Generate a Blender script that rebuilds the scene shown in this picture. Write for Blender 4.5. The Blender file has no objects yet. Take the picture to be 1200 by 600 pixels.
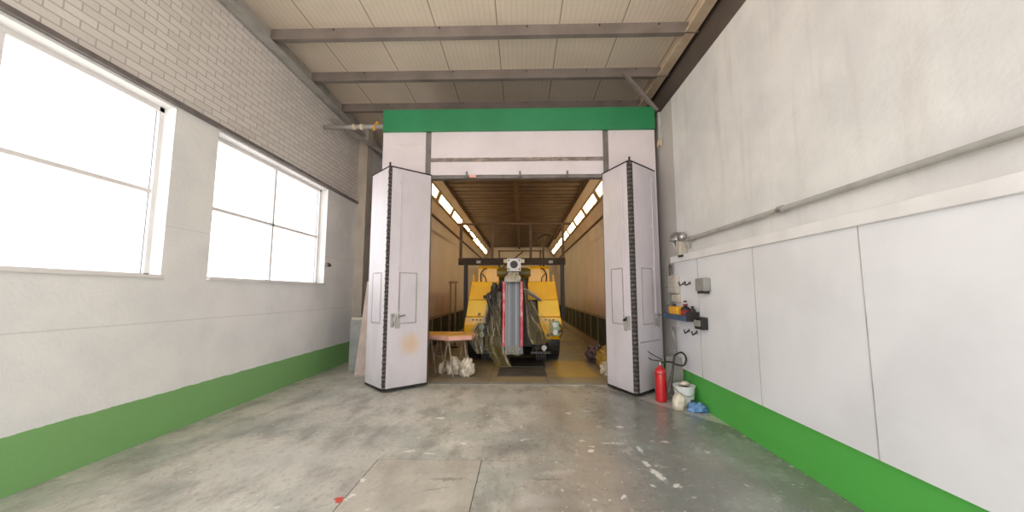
import bpy, bmesh, math, random
from mathutils import Vector, Matrix, noise, Euler
PI = math.pi
random.seed(7)
SC = bpy.context.scene
COL = SC.collection

# ------------------------------------------------------------------ materials
def lin(c):
    return tuple((v/255/12.92 if v/255 <= .04045 else ((v/255+.055)/1.055)**2.4) for v in c)
def rgba(c): return (*lin(c), 1.0)

class Nodes:
    def __init__(s, name):
        s.m = bpy.data.materials.new(name); s.m.use_nodes = True
        s.t = s.m.node_tree; s.b = s.t.nodes['Principled BSDF']; s.out = s.t.nodes['Material Output']
        s.co = s.t.nodes.new('ShaderNodeTexCoord').outputs['Object']
    def new(s, kind, **k):
        n = s.t.nodes.new(kind)
        for a, v in k.items(): setattr(n, a, v)
        return n
    def put(s, sock, v):
        if isinstance(v, bpy.types.NodeSocket): s.t.links.new(v, sock)
        else: sock.default_value = v
    def math(s, op, a, b=0.0, c=0.0, clamp=False):
        n = s.new('ShaderNodeMath', operation=op, use_clamp=clamp)
        s.put(n.inputs[0], a); s.put(n.inputs[1], b); s.put(n.inputs[2], c)
        return n.outputs[0]
    def mapr(s, v, a, b, c=0.0, d=1.0):
        n = s.new('ShaderNodeMapRange', interpolation_type='SMOOTHSTEP')
        s.put(n.inputs['Value'], v); n.inputs['From Min'].default_value = a; n.inputs['From Max'].default_value = b
        n.inputs['To Min'].default_value = c; n.inputs['To Max'].default_value = d
        return n.outputs['Result']
    def mix(s, f, a, b, mode='MIX'):
        n = s.new('ShaderNodeMix', data_type='RGBA', blend_type=mode)
        s.put(n.inputs[0], f); s.put(n.inputs[6], a if isinstance(a, bpy.types.NodeSocket) else rgba(a))
        s.put(n.inputs[7], b if isinstance(b, bpy.types.NodeSocket) else rgba(b))
        return n.outputs[2]
    def vec(s, scale=(1, 1, 1), loc=(0, 0, 0), rot=(0, 0, 0), src=None):
        n = s.new('ShaderNodeMapping'); s.put(n.inputs[0], src or s.co)
        n.inputs['Scale'].default_value = scale; n.inputs['Location'].default_value = loc; n.inputs['Rotation'].default_value = rot
        return n.outputs[0]
    def noise(s, scale, detail=4.0, rough=.55, v=None, color=False):
        n = s.new('ShaderNodeTexNoise'); s.put(n.inputs['Vector'], v or s.co)
        n.inputs['Scale'].default_value = scale; n.inputs['Detail'].default_value = detail; n.inputs['Roughness'].default_value = rough
        return n.outputs['Color' if color else 'Fac']
    def xyz(s, v=None):
        n = s.new('ShaderNodeSeparateXYZ'); s.put(n.inputs[0], v or s.co); return n.outputs
    def bump(s, h, strength=.3, dist=.01):
        n = s.new('ShaderNodeBump'); n.inputs['Strength'].default_value = strength; n.inputs['Distance'].default_value = dist
        s.put(n.inputs['Height'], h); s.t.links.new(n.outputs[0], s.b.inputs['Normal'])
    def set(s, **k):
        names = dict(color='Base Color', rough='Roughness', metal='Metallic', alpha='Alpha', trans='Transmission Weight',
                     ecol='Emission Color', estr='Emission Strength', ior='IOR', coat='Coat Weight')
        for a, v in k.items():
            if isinstance(v, tuple): v = rgba(v)
            s.put(s.b.inputs[names[a]], v)
        return s
    def stripe(s, coord, period, width, offset=0.0):
        """1 on thin lines that repeat along a coordinate"""
        a = s.math('ADD', coord, -offset + 1000*period)
        f = s.math('FRACT', s.math('DIVIDE', a, period))
        d = s.math('ABSOLUTE', s.math('SUBTRACT', f, .5))
        return s.math('GREATER_THAN', d, .5 - width/period/2)

_cache = {}
def paint(name, c1, c2=None, scale=3.0, rough=.5, metal=0.0, bump=0.0, bscale=40.0, coat=0.0, lo=.35, hi=.7):
    if name in _cache: return _cache[name]
    n = Nodes(name)
    c2 = c2 or tuple(max(0, v-14) for v in c1)
    f = n.mapr(n.noise(scale, 5), lo, hi)
    n.set(color=n.mix(f, c1, c2), rough=rough, metal=metal, coat=coat)
    if bump: n.bump(n.noise(bscale, 3), bump, .01)
    _cache[name] = n.m
    return n.m

def mat_floor():
    n = Nodes('hall concrete')
    X, Y, Z = n.xyz()
    wob = n.noise(1.1, 5, .6); fine = n.noise(9, 6, .65); mid = n.noise(3.2, 5, .62, v=n.vec((1, .45, 1), (4, 2, 0)))
    col = n.mix(n.mapr(wob, .35, .68), (206, 202, 192), (190, 186, 177))
    xw = n.math('ADD', X, n.math('MULTIPLY', n.math('SUBTRACT', wob, .5), 1.3))
    # reddish worn lane, then the dark grey green coated lane on the right
    lane = n.math('MULTIPLY', n.mapr(xw, -.35, .55), n.mapr(Y, 6.6, 5.2))
    col = n.mix(n.math('MULTIPLY', lane, .85), col, (150, 138, 128))
    grn = n.mapr(n.math('ADD', xw, n.math('MULTIPLY', Y, -.05)), .45, 1.1)
    col = n.mix(n.math('MULTIPLY', grn, .85), col, (122, 129, 125))
    cool = n.math('MULTIPLY', n.mapr(n.noise(1.7, 4, v=n.vec(loc=(9, 3, 1))), .45, .66), .6)
    col = n.mix(cool, col, (158, 165, 158))
    dirt = n.math('MULTIPLY', n.mapr(mid, .44, .68), .62)
    col = n.mix(dirt, col, (132, 127, 119))
    grit = n.math('MULTIPLY', n.mapr(n.noise(22, 6, .75, v=n.vec((1, .6, 1), (5, 1, 0))), .5, .66), .4)
    col = n.mix(grit, col, (112, 107, 100))
    pale = n.math('MULTIPLY', n.mapr(n.noise(4.5, 6, .7, v=n.vec((1, .5, 1), (2, 7, 0))), .56, .74), .6)
    col = n.mix(pale, col, (218, 213, 204))
    # plain pale strip of concrete along the right wall
    edge = n.math('ADD', X, n.math('MULTIPLY', n.math('SUBTRACT', Y, 5.67), .62))
    strip = n.mapr(edge, 1.72, 1.80)
    strip = n.math('MULTIPLY', strip, n.mapr(Y, 3.6, 4.6))
    col = n.mix(strip, col, (190, 187, 180))
    # slab of warmer concrete between the two sawn joints
    slab = n.math('MULTIPLY', n.math('MULTIPLY', n.math('GREATER_THAN', X, -1.35), n.math('LESS_THAN', X, -.375)), n.math('LESS_THAN', Y, 3.62))
    col = n.mix(n.math('MULTIPLY', slab, .45), col, (188, 178, 164))
    joint = None
    for j in ((-1.35, 0), (-.375, 0)):
        d = n.math('ABSOLUTE', n.math('SUBTRACT', n.math('ADD', X, n.math('MULTIPLY', n.math('SUBTRACT', fine, .5), .012)), j[0]))
        l = n.math('MULTIPLY', n.math('LESS_THAN', d, .0045), n.math('LESS_THAN', Y, 3.62))
        joint = l if joint is None else n.math('MAXIMUM', joint, l)
    dy = n.math('ABSOLUTE', n.math('SUBTRACT', Y, 3.62))
    l = n.math('MULTIPLY', n.math('LESS_THAN', dy, .006), n.math('MULTIPLY', n.math('GREATER_THAN', X, -1.35), n.math('LESS_THAN', X, 2.2)))
    col = n.mix(n.math('MULTIPLY', l, .3), col, (110, 104, 98))
    col = n.mix(n.math('MULTIPLY', joint, .85), col, (66, 62, 58))
    # speckle of dried paint, denser on the right
    for sc_, th, seed in ((9, .17, 0), (24, .2, 5), (4.2, .13, 11)):
        v = n.new('ShaderNodeTexVoronoi'); n.put(v.inputs['Vector'], n.vec((1, 1, 1), (seed, seed*2, 0), src=None)); v.inputs['Scale'].default_value = sc_
        dd = n.math('ADD', v.outputs['Distance'], n.math('MULTIPLY', n.math('SUBTRACT', n.noise(30, 3), .5), .32))
        pick = n.xyz(v.outputs['Color'])[0]
        gate = n.math('GREATER_THAN', n.math('ADD', pick, n.math('MULTIPLY', n.mapr(X, -1.6, 1.2), .1)), .93)
        k = n.math('MULTIPLY', n.math('LESS_THAN', dd, th), gate)
        col = n.mix(n.math('MULTIPLY', k, .7), col, (216, 214, 208))
    # individual splashes: x, y, long, wide, angle
    dist = n.noise(20, 5, .65, color=True)
    dv = n.new('ShaderNodeVectorMath', operation='SUBTRACT'); n.put(dv.inputs[0], dist); dv.inputs[1].default_value = (.5, .5, .5)
    ds = n.new('ShaderNodeVectorMath', operation='SCALE'); n.put(ds.inputs[0], dv.outputs[0]); ds.inputs['Scale'].default_value = .13
    dc = n.new('ShaderNodeVectorMath', operation='ADD'); n.put(dc.inputs[0], n.co); n.put(dc.inputs[1], ds.outputs[0])
    def splash(col, x, y, a, b, ang, c, k=.95, power=1.0):
        p = n.new('ShaderNodeMapping', vector_type='TEXTURE'); n.put(p.inputs[0], dc.outputs[0])
        p.inputs['Location'].default_value = (x, y, 0); p.inputs['Rotation'].default_value = (0, 0, ang); p.inputs['Scale'].default_value = (a, b, 1)
        ln = n.new('ShaderNodeVectorMath', operation='LENGTH'); n.put(ln.inputs[0], p.outputs[0])
        return n.mix(n.math('MULTIPLY', n.mapr(ln.outputs['Value'], 1.0, .75 if power == 1 else .1), k), col, c)
    W = (226, 224, 218)
    for q in [(a, b, c*.75, d*.75, e) for a, b, c, d, e in ((.69, 3.86, .055, .045, 0), (.72, 3.95, .03, .03, 1), (1.14, 3.58, .028, .09, .1), (1.17, 3.38, .04, .16, .15), (.78, 3.02, .06, .022, .9),
              (1.26, 3.2, .05, .035, .4), (1.06, 3.2, .05, .014, -.9), (1.15, 4.53, .07, .05, .3), (1.18, 3.89, .02, .12, 0),
              (-.61, 4.0, .06, .03, .2), (-1.02, 4.78, .08, .05, 0), (-1.33, 3.24, .03, .05, .3), (.95, 4.05, .2, .02, -.1),
              (.85, 5.1, .1, .03, 0), (.6, 5.0, .06, .04, 0), (-1.12, 3.8, .1, .025, .2), (-.9, 3.76, .08, .02, .1), (.02, 4.1, .12, .018, .6), (1.5, 4.1, .06, .03, .3))]:
        col = splash(col, *q, W)
    col = splash(col, -1.38, 2.93, .035, .05, .3, (205, 62, 50))
    col = splash(col, -1.31, 2.99, .03, .018, .6, W)
    for q in ((-.62, 3.26, .24, .035, .1), (-.68, 3.1, .16, .02, .3), (.2, 3.28, .22, .03, 0), (-.66, 2.72, .1, .16, .3), (-.1, 3.9, .5, .3, .2)):
        col = splash(col, *q, (92, 90, 88), .55, 2)
    for q in ((.1, 2.95, .3, .14, .1), (.3, 3.4, .25, .06, .1), (-2.2, 3.6, .8, .5, .1), (-.2, 5.7, .8, .35, .0)):
        col = splash(col, *q, (196, 194, 188), .5, 2)
    rough = n.math('ADD', n.math('SUBTRACT', .5, n.math('MULTIPLY', n.mapr(xw, -.3, 1.4), .25)), n.math('MULTIPLY', n.math('SUBTRACT', fine, .5), .3))
    n.set(color=col, rough=rough)
    n.bump(n.math('ADD', fine, n.math('MULTIPLY', joint, -1.0)), .12, .01)
    return n.m

def mat_booth_floor():
    n = Nodes('booth floor')
    X, Y, Z = n.xyz()
    w = n.noise(1.6, 5, .6)
    col = n.mix(n.mapr(w, .35, .65), (150, 140, 122), (124, 116, 100))
    yel = n.math('MULTIPLY', n.mapr(n.noise(.9, 3, v=n.vec(loc=(3, 1, 0))), .42, .6), .65)
    col = n.mix(yel, col, (168, 146, 98))
    px = n.math('MULTIPLY', n.math('MULTIPLY', n.mapr(X, .62, .75), n.mapr(X, 1.5, 1.35)), n.math('MULTIPLY', n.mapr(Y, 7.0, 7.2), n.mapr(Y, 9.0, 8.6)))
    col = n.mix(n.math('MULTIPLY', px, .75), col, (196, 160, 60))
    near = n.math('MULTIPLY', n.mapr(Y, 7.0, 6.6), .7)
    col = n.mix(near, col, (146, 138, 122))
    s = n.math('MAXIMUM', n.stripe(X, 1.04, .014, .46), n.stripe(Y, 1.75, .02, 7.1))
    col = n.mix(n.math('MULTIPLY', s, .6), col, (78, 64, 46))
    n.set(color=col, rough=.5)
    n.bump(n.math('ADD', n.noise(20, 4), n.math('MULTIPLY', s, -1)), .15, .01)
    return n.m

def mat_ceiling():
    n = Nodes('roof panels')
    X, Y, Z = n.xyz()
    w = n.noise(.8, 4)
    col = n.mix(n.mapr(w, .35, .68), (229, 215, 198), (219, 206, 188))
    rib = n.math('SINE', n.math('MULTIPLY', X, 2*PI/.079))
    col = n.mix(n.math('MULTIPLY', n.mapr(rib, .4, 1), .12), col, (150, 132, 112))
    seam = n.stripe(X, .952, .014, -.36)
    col = n.mix(n.math('MULTIPLY', seam, .8), col, (104, 84, 66))
    n.set(color=col, rough=.55)
    n.bump(n.math('ADD', n.math('MULTIPLY', rib, .15), n.math('MULTIPLY', seam, -1)), .4, .01)
    return n.m

def mat_hall_wall(side):
    n = Nodes('painted wall ' + side)
    X, Y, Z = n.xyz()
    w = n.noise(1.3, 5, .6)
    col = n.mix(n.mapr(w, .35, .7), *(((240, 240, 239), (228, 229, 230)) if side == 'left' else ((228, 227, 225), (212, 211, 211))))
    if side == 'left':
        br = n.new('ShaderNodeTexBrick'); v = n.new('ShaderNodeCombineXYZ'); n.put(v.inputs[0], Y); n.put(v.inputs[1], Z)
        n.put(br.inputs['Vector'], v.outputs[0]); br.inputs['Scale'].default_value = 1; br.inputs['Brick Width'].default_value = .26
        br.inputs['Row Height'].default_value = .085; br.inputs['Mortar Size'].default_value = .007; br.inputs['Bias'].default_value = -.3
        br.inputs['Color1'].default_value = rgba((224, 219, 214)); br.inputs['Color2'].default_value = rgba((210, 204, 199)); br.inputs['Mortar'].default_value = rgba((184, 178, 173))
        up = n.math('GREATER_THAN', Z, 3.72)
        col = n.mix(up, col, br.outputs['Color'])
        ln = n.math('MAXIMUM', n.math('LESS_THAN', n.math('ABSOLUTE', n.math('SUBTRACT', Z, 1.24)), .006), n.math('LESS_THAN', n.math('ABSOLUTE', n.math('SUBTRACT', Z, 2.3)), .004))
        col = n.mix(n.math('MULTIPLY', ln, .25), col, (150, 150, 150))
        gtop = .46
        n.bump(n.math('ADD', n.math('MULTIPLY', n.math('MULTIPLY', up, br.outputs['Fac']), -.6), n.noise(30, 4)), .35, .012)
    else:
        st = n.mapr(n.noise(1.2, 5, .6, v=n.vec((1, 3.5, .35))), .5, .75)
        col = n.mix(n.math('MULTIPLY', st, .35), col, (188, 180, 172))
        old = n.mapr(Y, 5.78, 5.86)
        col = n.mix(n.math('MULTIPLY', old, .65), col, (172, 166, 158))
        seam = n.math('LESS_THAN', n.math('ABSOLUTE', n.math('SUBTRACT', Y, 5.83)), .008)
        col = n.mix(n.math('MULTIPLY', seam, .5), col, (136, 128, 120))
        gtop = .43
        n.bump(n.noise(25, 5), .3, .012)
    zz = n.math('ADD', Z, n.math('MULTIPLY', n.math('SUBTRACT', n.noise(6, 3), .5), .03))
    g = n.math('LESS_THAN', zz, gtop)
    col = n.mix(g, col, (126, 176, 110) if side == 'left' else (84, 176, 74))
    n.set(color=col, rough=.6)
    return n.m

def mat_facade():
    n = Nodes('booth front panels')
    X, Y, Z = n.xyz()
    w = n.noise(1.4, 5)
    col = n.mix(n.mapr(w, .35, .7), (226, 217, 221), (216, 207, 210))
    sm = n.mapr(n.noise(3, 5, .65, v=n.vec((.5, 1, 2))), .58, .76)
    col = n.mix(n.math('MULTIPLY', sm, .3), col, (196, 180, 168))
    n.set(color=col, rough=.45); n.bump(n.noise(18, 3), .08, .01)
    return n.m

def mat_rusty_strip():
    n = Nodes('scraped steel strip')
    w = n.noise(9, 5, .65, v=n.vec((1, 1, 3)))
    col = n.mix(n.mapr(w, .4, .6), (148, 138, 134), (118, 108, 100))
    r = n.mapr(n.noise(3.2, 5, .7, v=n.vec((1, 1, 2), (5, 1, 1))), .55, .68)
    col = n.mix(n.math('MULTIPLY', r, .8), col, (190, 152, 122))
    p = n.mapr(n.noise(5.2, 5, .7, v=n.vec((1, 1, 4), (1, 8, 1))), .62, .7)
    col = n.mix(p, col, (226, 218, 218))
    n.set(color=col, rough=.6)
    return n.m

def mat_booth_wall():
    n = Nodes('booth wall panels')
    X, Y, Z = n.xyz()
    w = n.noise(.9, 4)
    col = n.mix(n.mapr(w, .35, .68), (212, 200, 193), (202, 189, 180))
    dirt = n.math('MULTIPLY', n.mapr(n.math('ADD', Z, n.math('MULTIPLY', n.math('SUBTRACT', n.noise(2.2, 4), .5), 1.0)), 1.5, .8), .55)
    col = n.mix(dirt, col, (146, 126, 98))
    s = n.stripe(Y, 2.4, .02, 7.8)
    col = n.mix(n.math('MULTIPLY', s, .5), col, (126, 104, 84))
    n.set(color=col, rough=.55)
    return n.m

def mat_filter():
    n = Nodes('ceiling filter cloth')
    X, Y, Z = n.xyz()
    w = n.noise(2.2, 5, .65)
    col = n.mix(n.mapr(w, .3, .7), (116, 97, 82), (96, 80, 66))
    s2 = n.stripe(X, .4, .012, -.12)
    col = n.mix(n.math('MULTIPLY', s2, .25), col, (90, 60, 40))
    n.set(color=col, rough=.9); n.bump(n.noise(40, 3), .3, .01)
    return n.m

def mat_door():
    n = Nodes('white door paint')
    X, Y, Z = n.xyz()
    w = n.noise(1.6, 5, .6, v=n.vec((1, 1, .5)))
    col = n.mix(n.mapr(w, .35, .7), (221, 214, 221), (208, 203, 210))
    sm = n.mapr(n.noise(2.6, 6, .68, v=n.vec((2, 2, .5), (3, 4, 5))), .56, .78)
    col = n.mix(n.math('MULTIPLY', sm, .4), col, (186, 182, 184))
    low = n.math('MULTIPLY', n.mapr(n.math('ADD', Z, n.math('MULTIPLY', n.noise(5, 4), .5)), .6, .15), .35)
    col = n.mix(low, col, (170, 166, 166))
    n.set(color=col, rough=.42); n.bump(n.noise(14, 3), .06, .01)
    return n, col
def mat_door_plain():
    n, c = mat_door(); return n.m
def mat_door_stained(x, y, z):
    n, col = mat_door()
    v = n.new('ShaderNodeVectorMath', operation='DISTANCE'); n.put(v.inputs[0], n.co); v.inputs[1].default_value = (x, y, z)
    d = n.math('ADD', v.outputs['Value'], n.math('MULTIPLY', n.math('SUBTRACT', n.noise(5, 4), .5), .2))
    f = n.math('MULTIPLY', n.mapr(d, .26, .03), .5)
    n.put(n.b.inputs['Base Color'], n.mix(f, col, (226, 180, 112)))
    return n.m
def mat_hinge_rubber():
    n = Nodes('dark perforated hinge band')
    X, Y, Z = n.xyz()
    k = n.math('LESS_THAN', n.math('FRACT', n.math('MULTIPLY', Z, 15)), .42)
    br = n.math('MULTIPLY', k, n.mapr(n.noise(50, 2), .42, .55))
    n.set(color=n.mix(n.math('MULTIPLY', br, .5), (52, 46, 44), (150, 144, 138)), rough=.7)
    return n.m

def mat_film(name, tint, dens=.25, rough=.2, lines=3.2):
    n = Nodes(name)
    uv = n.new('ShaderNodeTexCoord').outputs['UV']
    U, V, _ = n.xyz(uv)
    warp = n.noise(2.2, 3, .5, v=n.vec((1, .8, 1), src=uv))
    u = n.math('ADD', n.math('MULTIPLY', U, lines), n.math('MULTIPLY', warp, 2.2))
    d = n.math('ABSOLUTE', n.math('SUBTRACT', n.math('FRACT', u), .5))
    soft = n.mapr(d, .34, .0)
    line = n.math('MULTIPLY', n.mapr(d, .1, .0), n.mapr(n.noise(4, 3, v=n.vec((3, 1, 1), (3, 1, 0), src=uv)), .42, .6))  # highlights along the folds, painted into the film colour and alpha
    hi = tuple(min(255, int(v*.45+255*.55)) for v in tint)
    n.set(color=n.mix(line, tint, hi), rough=rough, coat=.3)
    a = n.math('ADD', n.math('MULTIPLY', soft, .16), n.math('ADD', n.math('MULTIPLY', V, .16), dens))
    n.put(n.b.inputs['Alpha'], n.math('ADD', a, n.math('MULTIPLY', line, .28), clamp=True))
    n.bump(soft, .4, .03)
    return n.m
def mat_wrap(name, c1, c2, scale=9):
    n = Nodes(name)
    f = n.noise(scale, 6, .7)
    n.set(color=n.mix(n.mapr(f, .38, .66), c1, c2), rough=.28, coat=.2)
    n.bump(n.noise(scale*1.7, 5, .65), .6, .03)
    return n.m
def mat_belt():
    n = Nodes('grey ribbed belt')
    X, Y, Z = n.xyz()
    a = n.math('MULTIPLY', n.math('ADD', X, .2), 10.0)
    v = n.new('ShaderNodeCombineXYZ'); n.put(v.inputs[0], a)
    f = n.noise(1.3, 2, .5, v=v.outputs[0])
    f2 = n.noise(3.1, 1, .5, v=v.outputs[0])
    col = n.mix(n.mapr(f, .38, .6), (78, 86, 98), (136, 140, 148))
    col = n.mix(n.mapr(f2, .58, .66), col, (190, 190, 196))
    col = n.mix(n.math('MULTIPLY', n.mapr(f2, .42, .36), .7), col, (52, 58, 68))
    n.set(color=col, rough=.35)
    return n.m
def mat_foam():
    n = Nodes('pink foam edging')
    f = n.noise(5, 4, .6, v=n.vec((1, 1, .6)))
    n.set(color=n.mix(n.mapr(f, .45, .62), (226, 72, 92), (240, 168, 172)), rough=.4)
    return n.m
def mat_glow(name, c, s):
    n = Nodes(name)
    f = n.noise(3, 2)
    n.set(color=(240, 226, 190), ecol=n.mix(f, c, tuple(min(255, v+4) for v in c)), estr=s, rough=.5)
    return n.m
def mat_board():
    n = Nodes('yellow panel paint')
    X, Y, Z = n.xyz()
    f = n.mapr(n.noise(2.5, 4), .4, .62)
    n.set(color=n.mix(f, (226, 168, 50), (232, 184, 100)), rough=.4)
    return n.m
def mat_wood_pink():
    n = Nodes('pinkish board')
    w = n.noise(6, 5, .6, v=n.vec((3, 3, .3)))
    n.set(color=n.mix(n.mapr(w, .35, .65), (206, 188, 180), (186, 168, 160)), rough=.7); n.bump(w, .1, .01)
    return n.m
def mat_window_glass():
    n = Nodes('frosted window glass')
    n.set(color=(245, 247, 248), rough=.35, trans=1.0, ior=1.1)
    return n.m

M = {}
M['floor'] = mat_floor(); M['booth_floor'] = mat_booth_floor(); M['ceiling'] = mat_ceiling()
M['wall_l'] = mat_hall_wall('left'); M['wall_r'] = mat_hall_wall('right'); M['facade'] = mat_facade(); M['strip'] = mat_rusty_strip()
M['booth_wall'] = mat_booth_wall(); M['filter'] = mat_filter(); M['door'] = mat_door_plain(); M['hinge'] = mat_hinge_rubber()
M['green'] = paint('green fascia paint', (42, 136, 88), (36, 126, 80), 1.5, .45)
M['purlin'] = paint('brown grey purlin paint', (136, 126, 120), (120, 110, 104), 2.5, .55)
M['cream'] = paint('cream flange paint', (226, 208, 182), (206, 184, 156), 3, .6)
M['dark_clad'] = paint('dark brown cladding', (104, 92, 84), (90, 80, 74), 1.2, .6)
M['grey_steel'] = paint('grey frame paint', (124, 118, 116), (104, 98, 96), 5, .5)
M['gap'] = paint('dark grey plaster', (104, 102, 98), (84, 84, 80), 1.2, .8)
M['pale_steel'] = paint('pale grey steel', (178, 176, 172), (158, 156, 150), 4, .45)
M['plaster_beige'] = paint('beige column paint', (196, 186, 172), (180, 170, 158), 2.5, .7)
M['concrete'] = paint('grey concrete block', (158, 160, 158), (138, 140, 138), 3.5, .75, bump=.2)
M['white'] = paint('white gloss paint', (232, 230, 230), (220, 218, 218), 2.5, .4)
M['panelwhite'] = paint('white wall board', (232, 232, 236), (222, 222, 226), 1.2, .4)
M['chrome'] = paint('worn bright metal', (190, 188, 186), (150, 148, 146), 12, .3, .8)
M['black'] = paint('black rubber', (30, 29, 29), (44, 42, 41), 14, .55)
M['darksteel'] = paint('dark oily steel', (58, 54, 50), (40, 38, 36), 8, .45, .3)
M['brownsteel'] = paint('brown frame paint', (104, 76, 52), (80, 58, 40), 4, .7)
M['blacksteel'] = paint('black beam paint', (46, 35, 27), (66, 49, 35), 5, .75)
M['yellow'] = paint('machine yellow', (255, 194, 0), (250, 182, 0), 2.2, .32, coat=.3)
M['yellow_toplit'] = paint('machine yellow with painted top light', (255, 208, 50), (252, 200, 30), 3, .32, coat=.3)  # machine yellow lightened: top light on the sloping panels painted into the colour
M['label'] = paint('cream label plate', (246, 214, 140), (236, 196, 110), 8, .5)
M['belt'] = mat_belt(); M['foam'] = mat_foam()
M['film'] = mat_film('yellowed plastic film', (176, 160, 104), .1)
M['film_clear'] = mat_film('clear plastic film', (176, 170, 142), .22, .15, 3)
M['wrap'] = mat_wrap('crumpled white plastic', (238, 230, 214), (186, 172, 148))
M['film_grey'] = mat_wrap('crumpled grey plastic', (206, 200, 186), (142, 134, 116))
M['purple_bag'] = mat_wrap('crumpled mauve cloth', (104, 82, 84), (66, 52, 56), 7)
M['ochre_bag'] = mat_wrap('crumpled ochre sheet', (190, 152, 62), (134, 104, 46), 8)
M['hose'] = paint('grey hose', (76, 72, 66), (54, 52, 48), 10, .45)
M['olive'] = paint('olive coated drum', (140, 120, 40), (98, 88, 36), 4, .35)
M['lamp'] = mat_glow('warm lamp diffuser', (255, 229, 174), 8.5)
M['lamp_frame'] = paint('tan lamp frame', (168, 138, 94), (146, 118, 78), 4, .5)
M['cant'] = paint('peach light panel', (222, 202, 184), (208, 184, 162), 1.1, .5)
M['rib'] = paint('brown ceiling rib', (96, 72, 54), (78, 58, 42), 3, .6)
M['vent'] = paint('dark green filter mat', (58, 68, 48), (44, 54, 40), 4, .9, bump=.4)
M['ventframe'] = paint('tan vent frame', (150, 132, 104), (128, 112, 88), 3, .6)
M['plate'] = paint('dark steel plate', (92, 88, 80), (70, 68, 64), 3, .45)
M['board'] = mat_board(); M['pinkfoam'] = paint('pink panel edge', (240, 190, 174), (230, 170, 150), 5, .55)
M['trestle'] = paint('greyed trestle paint', (150, 134, 112), (120, 106, 88), 8, .5)
M['pinkboard'] = mat_wood_pink()
M['red'] = paint('red extinguisher paint', (204, 34, 40), (188, 26, 34), 4, .25, coat=.5)
M['blue_shelf'] = paint('blue grey shelf paint', (70, 92, 120), (56, 74, 98), 5, .5)
M['bottle_yellow'] = paint('yellow plastic', (238, 172, 20), (228, 158, 12), 6, .4)
M['bottle_white'] = paint('white plastic', (232, 232, 232), (216, 214, 212), 6, .4)
M['dark_red'] = paint('dark red print', (150, 36, 44), (120, 28, 36), 20, .4)
M['beige_box'] = paint('beige junction box', (192, 184, 172), (174, 166, 154), 5, .5)
M['grey_box'] = paint('grey socket box', (150, 148, 144), (132, 130, 126), 5, .5)
M['blue_cloth'] = mat_wrap('blue cloth', (116, 158, 206), (82, 124, 180), 10)
M['cream_bag'] = mat_wrap('cream sack', (232, 222, 204), (204, 190, 168), 9)
M['greyboard'] = paint('grey fibre board', (148, 146, 138), (130, 128, 122), 4, .7)
M['glass'] = mat_window_glass()
M['teal'] = paint('pale green lamp plastic', (164, 190, 160), (120, 142, 118), 12, .3)

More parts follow.
